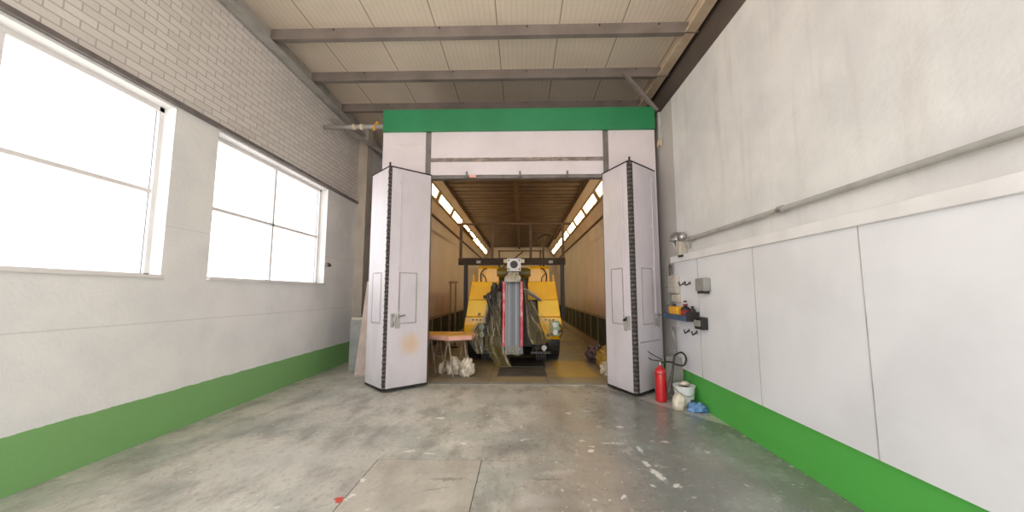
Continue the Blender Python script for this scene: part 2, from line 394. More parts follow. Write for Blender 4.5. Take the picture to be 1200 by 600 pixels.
# ------------------------------------------------------------------ mesh building
ORG = {}
class MB:
    def __init__(s): s.b = bmesh.new()
    def _add(s, geom_fn):
        n0 = len(s.b.verts); geom_fn(); s.b.verts.ensure_lookup_table(); return s.b.verts[n0:]
    def box(s, lo, hi, rot=None, pivot=None):
        lo, hi = Vector(lo), Vector(hi); c = (lo+hi)/2; d = hi-lo
        r = bmesh.ops.create_cube(s.b, size=1)['verts']
        bmesh.ops.scale(s.b, vec=d, verts=r); bmesh.ops.translate(s.b, vec=c, verts=r)
        if rot:
            bmesh.ops.rotate(s.b, cent=pivot or c, matrix=Euler(rot).to_matrix(), verts=r)
        return s
    def bar(s, p, q, w, h, up=(0, 0, 1)):
        p, q = Vector(p), Vector(q); d = q-p; L = d.length; z = d.normalized()
        u = Vector(up)
        if abs(z.dot(u)) > .95: u = Vector((0, 1, 0))
        x = u.cross(z).normalized(); y = z.cross(x)
        mt = Matrix((x, y, z)).transposed().to_4x4(); mt.translation = (p+q)/2
        r = bmesh.ops.create_cube(s.b, size=1)['verts']
        bmesh.ops.scale(s.b, vec=(w, h, L), verts=r); bmesh.ops.transform(s.b, matrix=mt, verts=r)
        return s
    def cyl(s, p, q, r1, r2=None, seg=20, caps=True):
        p, q = Vector(p), Vector(q); d = q-p
        mt = d.to_track_quat('Z', 'Y').to_matrix().to_4x4(); mt.translation = (p+q)/2
        bmesh.ops.create_cone(s.b, cap_ends=caps, segments=seg, radius1=r1, radius2=r1 if r2 is None else r2, depth=d.length, matrix=mt)
        return s
    def lathe(s, c, prof, seg=24, axis='Z', close=True):
        rings = []
        for (r, z) in prof:
            ring = []
            for k in range(seg):
                a = 2*PI*k/seg
                v = (r*math.cos(a), r*math.sin(a), z)
                if axis == 'X': v = (v[2], v[0], v[1])
                if axis == 'Y': v = (v[0], v[2], v[1])
                ring.append(s.b.verts.new(Vector(c)+Vector(v)))
            rings.append(ring)
        for a, b in zip(rings, rings[1:]):
            for k in range(seg): s.b.faces.new((a[k], a[(k+1) % seg], b[(k+1) % seg], b[k]))
        if close:
            s.b.faces.new(rings[0][::-1]); s.b.faces.new(rings[-1])
        return s
    def tube(s, pts, r, seg=8, smooth=6):
        P = [Vector(p) for p in pts]
        if smooth and len(P) > 2:
            Q = []
            for i in range(len(P)-1):
                a = P[max(0, i-1)]; b = P[i]; c = P[i+1]; d = P[min(len(P)-1, i+2)]
                for k in range(smooth):
                    t = k/smooth
                    Q.append(.5*((2*b)+(c-a)*t+(2*a-5*b+4*c-d)*t*t+(3*b-a-3*c+d)*t**3))
            Q.append(P[-1]); P = Q
        rings = []; x = None
        for i, p in enumerate(P):
            t = (P[min(i+1, len(P)-1)]-P[max(0, i-1)]).normalized()
            if x is None: x = t.orthogonal().normalized()
            x = (x-t*x.dot(t)).normalized(); y = t.cross(x)
            rr = r[i*len(r)//len(P)] if isinstance(r, (list, tuple)) else r
            rings.append([s.b.verts.new(p+(x*math.cos(2*PI*k/seg)+y*math.sin(2*PI*k/seg))*rr) for k in range(seg)])
        for a, b in zip(rings, rings[1:]):
            for k in range(seg): s.b.faces.new((a[k], a[(k+1) % seg], b[(k+1) % seg], b[k]))
        s.b.faces.new(rings[0][::-1]); s.b.faces.new(rings[-1])
        return s
    def prism(s, poly, lo, hi, axis='Z'):
        def v(p, h):
            return {'Z': (p[0], p[1], h), 'X': (h, p[0], p[1]), 'Y': (p[0], h, p[1])}[axis]
        a = [s.b.verts.new(v(p, lo)) for p in poly]; b = [s.b.verts.new(v(p, hi)) for p in poly]
        n = len(poly)
        s.b.faces.new(a[::-1]); s.b.faces.new(b)
        for k in range(n): s.b.faces.new((a[k], a[(k+1) % n], b[(k+1) % n], b[k]))
        return s
    def rows(s, rws, back):
        """loft of horizontal rows (z, x0, x1, y) closed by a flat back at y=back"""
        f = []; g = []
        for (z, x0, x1, y) in rws:
            f.append((s.b.verts.new((x0, y, z)), s.b.verts.new((x1, y, z))))
            g.append((s.b.verts.new((x0, back, z)), s.b.verts.new((x1, back, z))))
        for i in range(len(rws)-1):
            s.b.faces.new((f[i][0], f[i][1], f[i+1][1], f[i+1][0])); s.b.faces.new((g[i][1], g[i][0], g[i+1][0], g[i+1][1]))
            s.b.faces.new((g[i][0], f[i][0], f[i+1][0], g[i+1][0])); s.b.faces.new((f[i][1], g[i][1], g[i+1][1], f[i+1][1]))
        s.b.faces.new((g[0][0], g[0][1], f[0][1], f[0][0])); s.b.faces.new((f[-1][0], f[-1][1], g[-1][1], g[-1][0]))
        return s
    def blob(s, c, r, seed=0, amp=.25, freq=2.5, sub=4, floor=None):
        vs = bmesh.ops.create_icosphere(s.b, subdivisions=sub, radius=1)['verts']
        for v in vs:
            d = v.co.normalized()
            q = d*freq+Vector((seed*3.1, seed*1.7, seed*.9))
            k = 1+amp*noise.noise(q)+amp*.55*abs(noise.noise(q*2.7))+amp*.25*noise.noise(q*6)
            p = Vector((d.x*r[0]*k, d.y*r[1]*k, d.z*r[2]*k))+Vector(c)
            if floor is not None and p.z < floor: p.z = floor+.002
            v.co = p
        return s
    def sheet(s, A, B, n=30, m=14, fold=.03, folds=5, thick=.004, seed=0, sag=(0, 0, 0)):
        """cloth between two polylines"""
        def at(P, t):
            P = [Vector(p) for p in P]; x = t*(len(P)-1); i = min(int(x), len(P)-2); u = x-i
            a = P[max(0, i-1)]; b = P[i]; c = P[i+1]; d = P[min(len(P)-1, i+2)]
            return .5*((2*b)+(c-a)*u+(2*a-5*b+4*c-d)*u*u+(3*b-a-3*c+d)*u**3)
        g = []; uvl = s.b.loops.layers.uv.new('UVMap')
        for i in range(n+1):
            t = i/n; a = at(A, t); b = at(B, t); row = []
            for j in range(m+1):
                u = j/m; p = a.lerp(b, u)+Vector(sag)*math.sin(PI*u)*t
                w = math.sin(u*folds*2*PI+1.3*noise.noise((t*2, seed, u*3))*2+seed)*fold*(.25+t)*math.sin(PI*min(1, max(0, u))) ** .5 if 0 < u < 1 else 0
                p.y += w+.02*noise.noise((u*5, t*6, seed)); p.x += w*.25
                row.append(s.b.verts.new(p))
            g.append(row)
        for i in range(n):
            for j in range(m):
                f = s.b.faces.new((g[i][j], g[i][j+1], g[i+1][j+1], g[i+1][j]))
                for lp, (a, b) in zip(f.loops, ((i, j), (i, j+1), (i+1, j+1), (i+1, j))): lp[uvl].uv = (b/m, a/n)
        return s
    def build(s, name, mat, parent=None, loc=None, bevel=0.0, smooth=False, solid=0.0):
        bmesh.ops.recalc_face_normals(s.b, faces=s.b.faces)
        if parent is not None: o0 = ORG[parent.name]
        else: o0 = Vector(loc or (0, 0, 0))
        bmesh.ops.translate(s.b, vec=-o0, verts=s.b.verts)
        me = bpy.data.meshes.new(name); s.b.to_mesh(me); s.b.free()
        for p in me.polygons: p.use_smooth = smooth
        o = bpy.data.objects.new(name, me); COL.objects.link(o)
        ORG[o.name] = o0
        if parent is not None: o.parent = parent
        else: o.location = o0
        me.materials.append(mat)
        if solid:
            md = o.modifiers.new('thickness', 'SOLIDIFY'); md.thickness = solid
        if bevel:
            md = o.modifiers.new('bevel', 'BEVEL'); md.width = bevel; md.segments = 2; md.limit_method = 'ANGLE'; md.angle_limit = .6
        return o

def tag(o, label, cat, group=None, kind=None):
    o['label'] = label; o['category'] = cat
    if group: o['group'] = group
    if kind: o['kind'] = kind
    return o
def thing(name, loc, label, cat, group=None):
    o = bpy.data.objects.new(name, None); COL.objects.link(o); o.location = loc; o.empty_display_size = .1
    ORG[o.name] = Vector(loc)
    return tag(o, label, cat, group)
def struct(mb, name, mat, label=None, cat=None, parent=None, **k):
    o = mb.build(name, mat, parent, **k)
    if parent is None:
        o['kind'] = 'structure'
        if label: o['label'] = label
        if cat: o['category'] = cat
    return o

# ------------------------------------------------------------------ room shell
YB, YE = -1.6, 13.0          # open end behind the camera, far end of the hall
XL, XR, ZC = -3.95, 2.45, 5.65
struct(MB().box((XL-.3, YB, -.2), (XR+.35, 6.5, 0)).box((XL-.3, 6.5, -.2), (-2.5, YE, 0)), 'floor', M['floor'], 'stained grey concrete hall floor with paint splashes and sawn joints', 'floor')
struct(MB().box((-2.5, 6.62, -.2), (2.38, 22.3, 0)), 'floor_booth', M['booth_floor'], 'tan and yellow overspray covered floor inside the paint booth', 'floor')
struct(MB().box((-2.5, 6.5, -.2), (2.38, 6.62, .006)), 'trim_1', M['concrete'], 'pale concrete threshold strip at the booth opening', 'threshold')
struct(MB().box((XL-.3, YB, ZC), (XR+.6, YE, ZC+.15)), 'ceiling', M['ceiling'], 'beige ribbed roof panels above the hall', 'ceiling')
# left wall with window openings
WIN = [(1.3, 3.95), (4.55, 7.3)]
wz0, wz1 = 1.72, 3.66
mb = MB().box((XL-.3, YB, 0), (XL, YE, wz0)).box((XL-.3, YB, wz1), (XL, YE, ZC))
yy = YB
for a, b in WIN:
    mb.box((XL-.3, yy, wz0), (XL, a, wz1)); yy = b
mb.box((XL-.3, yy, wz0), (XL, YE, wz1))
struct(mb, 'wall_left', M['wall_l'], 'white left wall, brick above and green band at the floor', 'wall')
for i, (a, b) in enumerate(WIN):
    f = MB()
    f.box((XL-.22, a, wz0), (XL-.14, a+.05, wz1)).box((XL-.22, b-.05, wz0), (XL-.14, b, wz1))
    f.box((XL-.22, a, wz0), (XL-.14, b, wz0+.05)).box((XL-.22, a, wz1-.05), (XL-.14, b, wz1))
    mid = (a+b)/2
    f.box((XL-.21, mid-.02, wz0), (XL-.15, mid+.02, wz1)).box((XL-.21, a, 2.66), (XL-.15, b, 2.7))
    w = struct(f, 'window_%d' % (i+1), M['white'], ['wide white framed window nearest the open hall end', 'white framed bright window beside the left folding door'][i], 'window')
    struct(MB().box((XL-.185, a+.05, wz0+.05), (XL-.175, b-.05, wz1-.05)), 'pane', M['glass'], parent=w)
    struct(MB().box((XL-.14, a, wz0), (XL+.04, b, wz0+.03)), 'window_sill', M['white'], parent=w)
# thin ledge where brick meets paint
struct(MB().box((XL, YB, 3.69), (XL+.05, 8.6, 3.74)), 'trim_2', M['grey_steel'], 'thin grey ledge between brick and painted left wall', 'ledge')
# right wall
struct(MB().box((XR, YB, 0), (XR+.35, YE, 4.72)), 'wall_right', M['wall_r'], 'stained white right wall with a green base band', 'wall')
struct(MB().box((XR+.28, YB, 4.72), (XR+.4, YE, ZC)), 'wall_right_upper', M['dark_clad'], 'dark brown cladding band above the right wall', 'wall')
struct(MB().box((XR+.04, YB, 5.48), (XR+.2, YE, 5.52)).box((XR+.1, YB, 5.52), (XR+.14, YE, ZC)), 'trim_3', M['cream'], 'cream steel eaves beam along the right wall top', 'beam')
# far end of the hall beside the booth
struct(MB().box((XL-.3, YE-.8, 0), (-2.5, YE, ZC)), 'wall_back', M['gap'], 'dark end wall in the gap beside the booth', 'wall')
struct(MB().box((XL, 8.6, 0), (-3.73, 8.9, ZC)), 'pillar', M['plaster_beige'], 'beige pillar on the left wall behind the folding door', 'pillar')
# left eaves beam
struct(MB().box((XL+.02, YB, 5.36), (XL+.16, YE-.8, 5.4)).box((XL+.02, YB, 5.4), (XL+.06, YE-.8, ZC)), 'trim_4', M['pale_steel'], 'pale steel eaves beam along the left wall top', 'beam')
# booth shell
FY = 6.4
fw = MB()
for x0, x1 in ((-2.5, -1.72), (1.56, 2.38)): fw.box((x0, FY, 0), (x1, FY+.12, 4.46))
fw.box((-1.62, FY, 3.97), (1.46, FY+.12, 4.46)).box((-1.62, FY, 3.66), (1.46, FY+.12, 3.905))
struct(fw, 'wall_front', M['facade'], 'white sheet panels of the booth front above and beside its opening', 'wall')
st = MB().box((-1.72, FY+.02, 0), (-1.62, FY+.14, 4.46)).box((1.46, FY+.02, 0), (1.56, FY+.14, 4.46)).box((-1.62, FY+.02, 3.6), (1.46, FY+.14, 3.66))
struct(st, 'trim_5', M['grey_steel'], 'grey steel door frame around the booth opening', 'door frame')
st = MB().box((-1.62, FY-.006, 3.9), (1.46, FY+.1, 3.972))
struct(st, 'trim_6', M['strip'], 'scraped rusty steel strip across the booth front', 'strip')
struct(MB().box((-2.5, FY-.05, 4.46), (2.38, FY+.14, 4.87)), 'trim_7', M['green'], 'green fascia band on top of the booth front', 'fascia', bevel=.006)
struct(MB().box((-2.5, FY+.14, 0), (-2.2, 22, 4.75)), 'wall_booth_left', M['booth_wall'], 'tan left wall inside the paint booth', 'wall')
struct(MB().box((2.07, FY+.14, 0), (2.38, 22, 4.75)), 'wall_booth_right', M['booth_wall'], 'tan right wall inside the paint booth', 'wall')
struct(MB().box((-2.5, 22, 0), (2.38, 22.3, 4.75)), 'wall_booth_back', M['booth_wall'], 'pale end wall of the paint booth', 'wall')
struct(MB().box((-2.2, FY+.14, 4.55), (2.07, 22, 4.75)), 'ceiling_booth', M['filter'], 'brown roof slab of the paint booth', 'ceiling')
cf = struct(MB().box((-1.88, 6.56, 4.3), (1.62, 21.9, 4.36)), 'ceiling_filter', M['filter'], 'brown slatted filter ceiling inside the paint booth', 'ceiling')
rb = MB().box((-.19, 6.56, 4.2), (-.06, 21.9, 4.3))
for s_ in (-1.88, 1.57): rb.box((s_, 6.56, 4.25), (s_+.05, 21.9, 4.3))
rb.build('ceiling_rib', M['rib'], cf)
sl = MB()
yy = 6.8
while yy < 21.8:
    sl.box((-1.84, yy, 4.275), (1.58, yy+.025, 4.3)); yy += .36
sl.build('ceiling_slat', M['rib'], cf)
# canted light panels
for side, xw, xc, nm in ((-1, -2.2, -1.88, 'wall_light_left'), (1, 2.07, 1.62, 'wall_light_right')):
    poly = [(xw, 3.48), (xc, 4.3), (xc+side*.02, 4.34), (xw+side*.02, 3.5)]
    o = struct(MB().prism(poly, 6.56, 21.95, 'Y'), nm, M['cant'], 'canted peach panel carrying the %s row of booth lights' % ('left' if side < 0 else 'right'), 'wall')
    MB().box((min(xw, xw-side*.05), 6.56, 3.45), (max(xw, xw-side*.05), 21.95, 3.49)).build('corner_trim', M['rib'], o)
# roof purlins
for i, (y, sh) in enumerate(((5.3, 'nearest the camera'), (6.43, 'above the booth front'), (7.58, 'behind the green fascia'))):
    p = MB().box((XL+.02, y-.02, ZC-.17), (XR+.24, y+.0, ZC)).box((XL+.02, y, ZC-.17), (XR+.14, y+.07, ZC-.155)).box((XL+.02, y, ZC-.012), (XR+.14, y+.07, ZC))
    o = struct(p, 'trim_%d' % (8+i), M['purlin'], 'grey brown steel roof purlin ' + sh, 'purlin')
    bl = MB()
    for x in (-2.9, -1.25, .1, 1.2, 2.1):
        bl.cyl((x, y-.035, ZC-.03), (x, y-.018, ZC-.03), .012, seg=6)
    bl.build('bolt', M['darksteel'], o)
# bracing and pipework under the roof
tag(MB().bar((1.86, 6.36, 5.52), (2.43, 6.36, 4.79), .05, .07, up=(0, 1, 0)).build('knee_brace', M['purlin'], loc=(2.43, 6.36, 4.79)),
    'short brown steel brace between roof purlin and right wall top', 'brace')
tag(MB().bar((-3.93, 7.2, 5.15), (-3.46, 9.7, 5.15), .06, .07).build('roof_brace', M['pale_steel'], loc=(-3.93, 7.2, 5.15)),
    'pale diagonal steel brace under the roof beside the booth', 'brace')
pp = thing('duct_pipe', (-3.94, 7.0, 4.86), 'grey horizontal pipe running from left wall to booth top', 'pipe')
MB().cyl((-3.94, 7.0, 4.86), (-2.5, 7.0, 4.86), .045, seg=20).build('pipe', M['pale_steel'], pp, smooth=True)
for x in (-3.35, -3.2): MB().cyl((x, 7, 4.86), (x+.05, 7, 4.86), .06, seg=20).build('coupling', M['cream'], pp)
MB().cyl((-2.95, 6.99, 4.84), (-2.85, 7.0, 4.95), .03, seg=10).cyl((-2.9, 6.93, 4.84), (-2.9, 6.95, 4.76), .025, seg=10).build('valve', M['bottle_yellow'], pp)
pt = thing('wall_post', (2.42, 6.28, 4.2), 'narrow pale post with small bracket beside the green fascia end', 'post')
MB().box((2.405, 6.26, 4.2), (2.45, 6.31, 4.72)).build('post', M['pale_steel'], pt)
MB().box((2.39, 6.25, 4.12), (2.45, 6.33, 4.2)).cyl((2.42, 6.24, 4.2), (2.42, 6.2, 4.08), .018, seg=8).build('bracket', M['cream'], pt)

# ------------------------------------------------------------------ folding doors
def leaf_frame(p, q, z0, z1, t, outward):
    """local frame of a leaf between plan points p (fold) and q (hinge)"""
    p, q = Vector((*p, 0)), Vector((*q, 0)); d = (q-p); L = d.length; d.normalize()
    nrm = Vector((d.y, -d.x, 0))
    if nrm.dot(Vector((outward[0], outward[1], 0))) < 0: nrm = -nrm
    return p, d, nrm, L
def obox(mb, F, u0, u1, n0, n1, z0, z1):
    p, d, n, L = F
    vs = [p+d*u+n*w+Vector((0, 0, z)) for z in (z0, z1) for (u, w) in ((u0, n0), (u1, n0), (u1, n1), (u0, n1))]
    v = [mb.b.verts.new(x) for x in vs]
    for f in ((0, 1, 2, 3), (4, 5, 6, 7), (0, 1, 5, 4), (1, 2, 6, 5), (2, 3, 7, 6), (3, 0, 4, 7)): mb.b.faces.new([v[i] for i in f])
    return mb
def fpt(F, u, w, z): return F[0]+F[1]*u+F[2]*w+Vector((0, 0, z))
def make_leaf(root, F, z0, z1, mat, name='leaf'):
    p, d, n, L = F
    lf = obox(MB(), F, 0, L, -.05, 0, z0, z1).build(name, mat, root, bevel=.006)
    obox(MB(), F, -.004, L+.004, -.055, .004, z1, z1+.02).build('top_rail', M['black'], lf)
    obox(MB(), F, 0, L, -.05, .003, z0-.03, z0).build('bottom_seal', M['black'], lf)
    return lf
def access_hatch(lf, F, u0, u1, z0, z1, mat):
    fr = MB(); t = .018
    obox(fr, F, u0, u1, 0, .007, z0, z0+t); obox(fr, F, u0, u1, 0, .007, z1-t, z1)
    obox(fr, F, u0, u0+t, 0, .007, z0+t, z1-t); obox(fr, F, u1-t, u1, 0, .007, z0+t, z1-t)
    fr.build('hatch_frame', M['pale_steel'], lf)
    obox(MB(), F, u0+t+.006, u1-t-.006, 0, .004, z0+t+.006, z1-t-.006).build('hatch_panel', mat, lf)
def lock_rod(lf, F, u, z0, z1, mat):
    r = MB(); r.cyl(fpt(F, u, .014, z0), fpt(F, u, .014, z1), .008, seg=8)
    for k in range(4):
        z = z0+(z1-z0)*(.04+.3*k)
        obox(r, F, u-.02, u+.02, 0, .026, z-.02, z+.02)
    r.build('lock_rod', mat, lf)
def latch(lf, F, u, z, mat, dark):
    obox(MB(), F, u-.03, u+.03, 0, .012, z-.11, z+.11).build('latch_plate', mat, lf)
    obox(MB(), F, u+.05, u+.12, 0, .014, z-.13, z+.09).build('latch_plate', mat, lf)
    h = MB()
    if dark:
        h.cyl(fpt(F, u+.07, .012, z+.04), fpt(F, u+.07, .06, z+.04), .014, seg=10).tube([fpt(F, u+.07, .055, z+.04), fpt(F, u+.0, .06, z+.07), fpt(F, u-.0, .06, z+.09)], .012)
        h.build('latch_handle', M['black'], lf, smooth=True); return
    h.tube([fpt(F, u, .012, z+.07), fpt(F, u, .05, z+.05), fpt(F, u, .055, z-.05), fpt(F, u, .012, z-.08)], .009)
    h.tube([fpt(F, u+.085, .014, z+.06), fpt(F, u+.085, .05, z+.06), fpt(F, u+.19, .055, z+.08)], .011)
    h.build('latch_handle', M['black'] if dark else M['chrome'], lf, smooth=True)
def hinge_band(root, a, b, z0, z1, facing):
    """rubber bellows closing the fold between the two leaves"""
    a, b = Vector((*a, 0)), Vector((*b, 0)); m = (a+b)/2+Vector((*facing, 0))*.03
    mb = MB(); pts = [a, m, b, b-Vector((*facing, 0))*.06, a-Vector((*facing, 0))*.06]
    mb.prism([(v.x, v.y) for v in pts], z0, z1)
    h = mb.build('hinge_band', M['hinge'], root)
    st = MB(); k = 0; z = z0+.08
    while z < z1-.05:
        c = m+(a-m)*.45 if k % 2 else m+(b-m)*.45
        st.box((c.x-.01, c.y-.008, z-.01), (c.x+.01, c.y+.012, z+.01)); z += .055; k += 1
    st.build('hinge_stud', M['darksteel'], h)
    cp = MB()
    cp.cyl(fpt((m, Vector((1, 0, 0)), Vector((0, 1, 0)), 0), 0, 0.03, z1), fpt((m, Vector((1, 0, 0)), Vector((0, 1, 0)), 0), 0, .03, z1+.06), .016, seg=10)
    cp.build('pivot_pin', M['darksteel'], root)

DZ0, DZ1 = .06, 3.64
LD = thing('folding_door', (-2.16, 6.15, 0), 'white folding booth door with yellow stain, on the side of the leaning board', 'folding door')
F1 = leaf_frame((-2.13, 5.9), (-1.6, 6.37), DZ0, DZ1, .05, (1, -1))
F2 = leaf_frame((-2.2, 5.91), (-2.65, 6.36), DZ0, DZ1, .05, (-1, -1))
stain = fpt(F1, .4, 0, .72)
L1 = make_leaf(LD, F1, DZ0, DZ1, mat_door_stained(*(stain-ORG['folding_door'])))
L2 = make_leaf(LD, F2, DZ0, DZ1, M['door'])
access_hatch(L1, F1, .17, .49, 1.06, 1.9, M['door'])
access_hatch(L2, F2, .12, .46, 1.06, 1.9, M['door'])
lock_rod(L1, F1, .155, 1.15, 3.55, M['door'])
latch(L1, F1, .08, 1.12, M['pale_steel'], False)
hinge_band(LD, (-2.135, 5.89), (-2.195, 5.905), DZ0, DZ1+.02, (-.2, -1))
RD = thing('folding_door', (1.75, 6.1, 0), 'white folding booth door standing beside the red fire extinguisher', 'folding door')
F1 = leaf_frame((1.68, 5.76), (1.43, 6.37), DZ0, DZ1, .05, (-1, -.5))
F2 = leaf_frame((1.77, 5.76), (2.3, 6.25), DZ0, DZ1, .05, (1, -1))
L1 = make_leaf(RD, F1, DZ0, DZ1, M['door'])
L2 = make_leaf(RD, F2, DZ0, DZ1, M['door'])
access_hatch(L1, F1, .17, .48, 1.06, 1.96, M['door'])
access_hatch(L2, F2, .16, .5, 1.06, 1.96, M['door'])
lock_rod(L1, F1, .13, 1.15, 3.55, M['door']); lock_rod(L2, F2, .56, 1.15, 3.5, M['door'])
latch(L1, F1, .05, 1.1, M['pale_steel'], True); latch(L2, F2, .55, 1.14, M['pale_steel'], False)
obox(MB(), F2, .06, .68, 0, .005, .79, .81).build('scuff_rail', M['pale_steel'], L2)
hinge_band(RD, (1.68, 5.75), (1.77, 5.75), DZ0, DZ1+.02, (0, -1))
# clips on the lintel
for i, (x, w) in enumerate(((-.97, 'nearest the left folding door'), (-.02, 'over the middle of the opening'), (.82, 'nearest the right folding door'))):
    tag(MB().box((x-.016, FY-.02, 3.62), (x+.016, FY, 3.72)).box((x-.03, FY-.03, 3.61), (x+.03, FY-.0, 3.63)).build('door_catch', M['grey_steel'], loc=(x, FY, 3.62), bevel=.004),
        'small dark steel catch on the booth lintel, ' + w, 'catch', 'catches on the booth lintel')
tag(MB().box((-.92, FY-.05, 3.6), (-.8, FY-.01, 3.645), rot=(0, .08, 0)).build('wood_scrap', M['pinkfoam'], loc=(-.86, FY, 3.6)), 'scrap of pale wood wedged under the booth lintel', 'wood scrap')

# ------------------------------------------------------------------ booth lights
ordn = ['first', 'second', 'third', 'fourth', 'fifth', 'sixth', 'seventh', 'last']
for side, xw, xc in ((-1, -2.2, -1.88), (1, 2.07, 1.62)):
    d = Vector((xc-xw, 0, .82)); nrm = Vector((-side*.82, 0, -abs(xc-xw))).normalized()
    ax = d.normalized()
    L = d.length
    for k in range(8):
        y0 = 7.1+1.8*k; y1 = y0+1.5
        base = Vector((xw, 0, 3.48))+d*.36
        t = thing('booth_light', base+Vector((0, (y0+y1)/2, 0)), '%s warm inclined light from the booth door in the %s row' % (ordn[k], 'left' if side < 0 else 'right'), 'light', 'inclined lights along the booth')
        def slab(mb, u0, u1, ya, yb, n0, n1):
            vs = [Vector((xw, 0, 3.48))+d*u+nrm*w+Vector((0, y, 0)) for y in (ya, yb) for (u, w) in ((u0, n0), (u1, n0), (u1, n1), (u0, n1))]
            v = [mb.b.verts.new(x) for x in vs]
            for f in ((0, 1, 2, 3), (4, 5, 6, 7), (0, 1, 5, 4), (1, 2, 6, 5), (2, 3, 7, 6), (3, 0, 4, 7)): mb.b.faces.new([v[i] for i in f])
            return mb
        fr = MB()
        slab(fr, .36, .42, y0-.14, y1+.14, .002, .035); slab(fr, .63, .69, y0-.14, y1+.14, .002, .035)
        slab(fr, .42, .63, y0-.14, y0, .002, .035); slab(fr, .42, .63, y1, y1+.14, .002, .035)
        fr.build('light_frame', M['lamp_frame'], t)
        slab(MB(), .42, .63, y0, y1, .002, .02).build('diffuser', M['lamp'], t)

# exhaust filter banks along the booth walls
for side, xw in ((-1, -2.2), (1, 2.07)):
    t = thing('exhaust_filter_bank', (xw, 12.5, 0), 'dark green exhaust filters along the foot of the booth %s wall' % ('left' if side < 0 else 'right'), 'filter bank')
    xa, xb = (xw, xw+.05) if side < 0 else (xw-.05, xw)
    fr = MB(); y = 8.0
    fr.box((xa, 8.0, .24), (xb, 20, .28)).box((xa, 8, .93), (xb, 20, .98))
    while y < 20.01:
        fr.box((xa, y-.035, .28), (xb, y+.035, .93)); y += 1.0
    fr.build('filter_frame', M['ventframe'], t)
    for k in range(12):
        c = (xa+xb)/2
        MB().box((c-.015, 8.04+k, .28), (c+.015, 8.96+k, .93)).build('filter_panel', M['vent'], t)
# twin pipe stand by the left booth wall
t = thing('pipe_stand', (-1.98, 10.8, 0), 'pair of pale upright pipes against the booth left wall behind the table', 'pipe stand')
for dx in (-.09, .06): MB().cyl((-1.98+dx, 10.8, .02), (-1.98+dx, 10.8, 1.85), .025, seg=12).build('upright', M['trestle'], t, smooth=True)
MB().box((-2.14, 10.72, 0), (-1.84, 10.9, .02)).build('foot_plate', M['darksteel'], t)
MB().box((-2.12, 10.77, 1.85), (-1.86, 10.83, 1.9)).build('top_bar', M['trestle'], t)
# end wall frame
t = thing('end_wall_frame', (-.05, 21.9, 0), 'brown steel bracing frame against the booth end wall', 'frame')
MB().box((-1.4, 21.88, 4.05), (1.2, 21.96, 4.11)).build('rail', M['rib'], t)
for x in (-1.35, 1.1): MB().box((x, 21.88, .0), (x+.07, 21.96, 4.05)).build('upright', M['rib'], t)
MB().bar((-1.2, 21.85, 3.0), (.1, 21.85, 4.02), .07, .05, up=(0, 1, 0)).build('brace', M['rib'], t)

# steel plate on the booth floor
t = thing('floor_plate', (.02, 8.1, 0), 'dark steel ramp plates on the floor under the milling machine conveyor', 'floor plate')
MB().box((-.46, 7.12, 0), (.48, 7.95, .014)).build('plate', M['plate'], t, bevel=.004)
MB().box((-.46, 7.97, 0), (.5, 9.0, .03)).build('ramp_plate', M['darksteel'], t, bevel=.004)

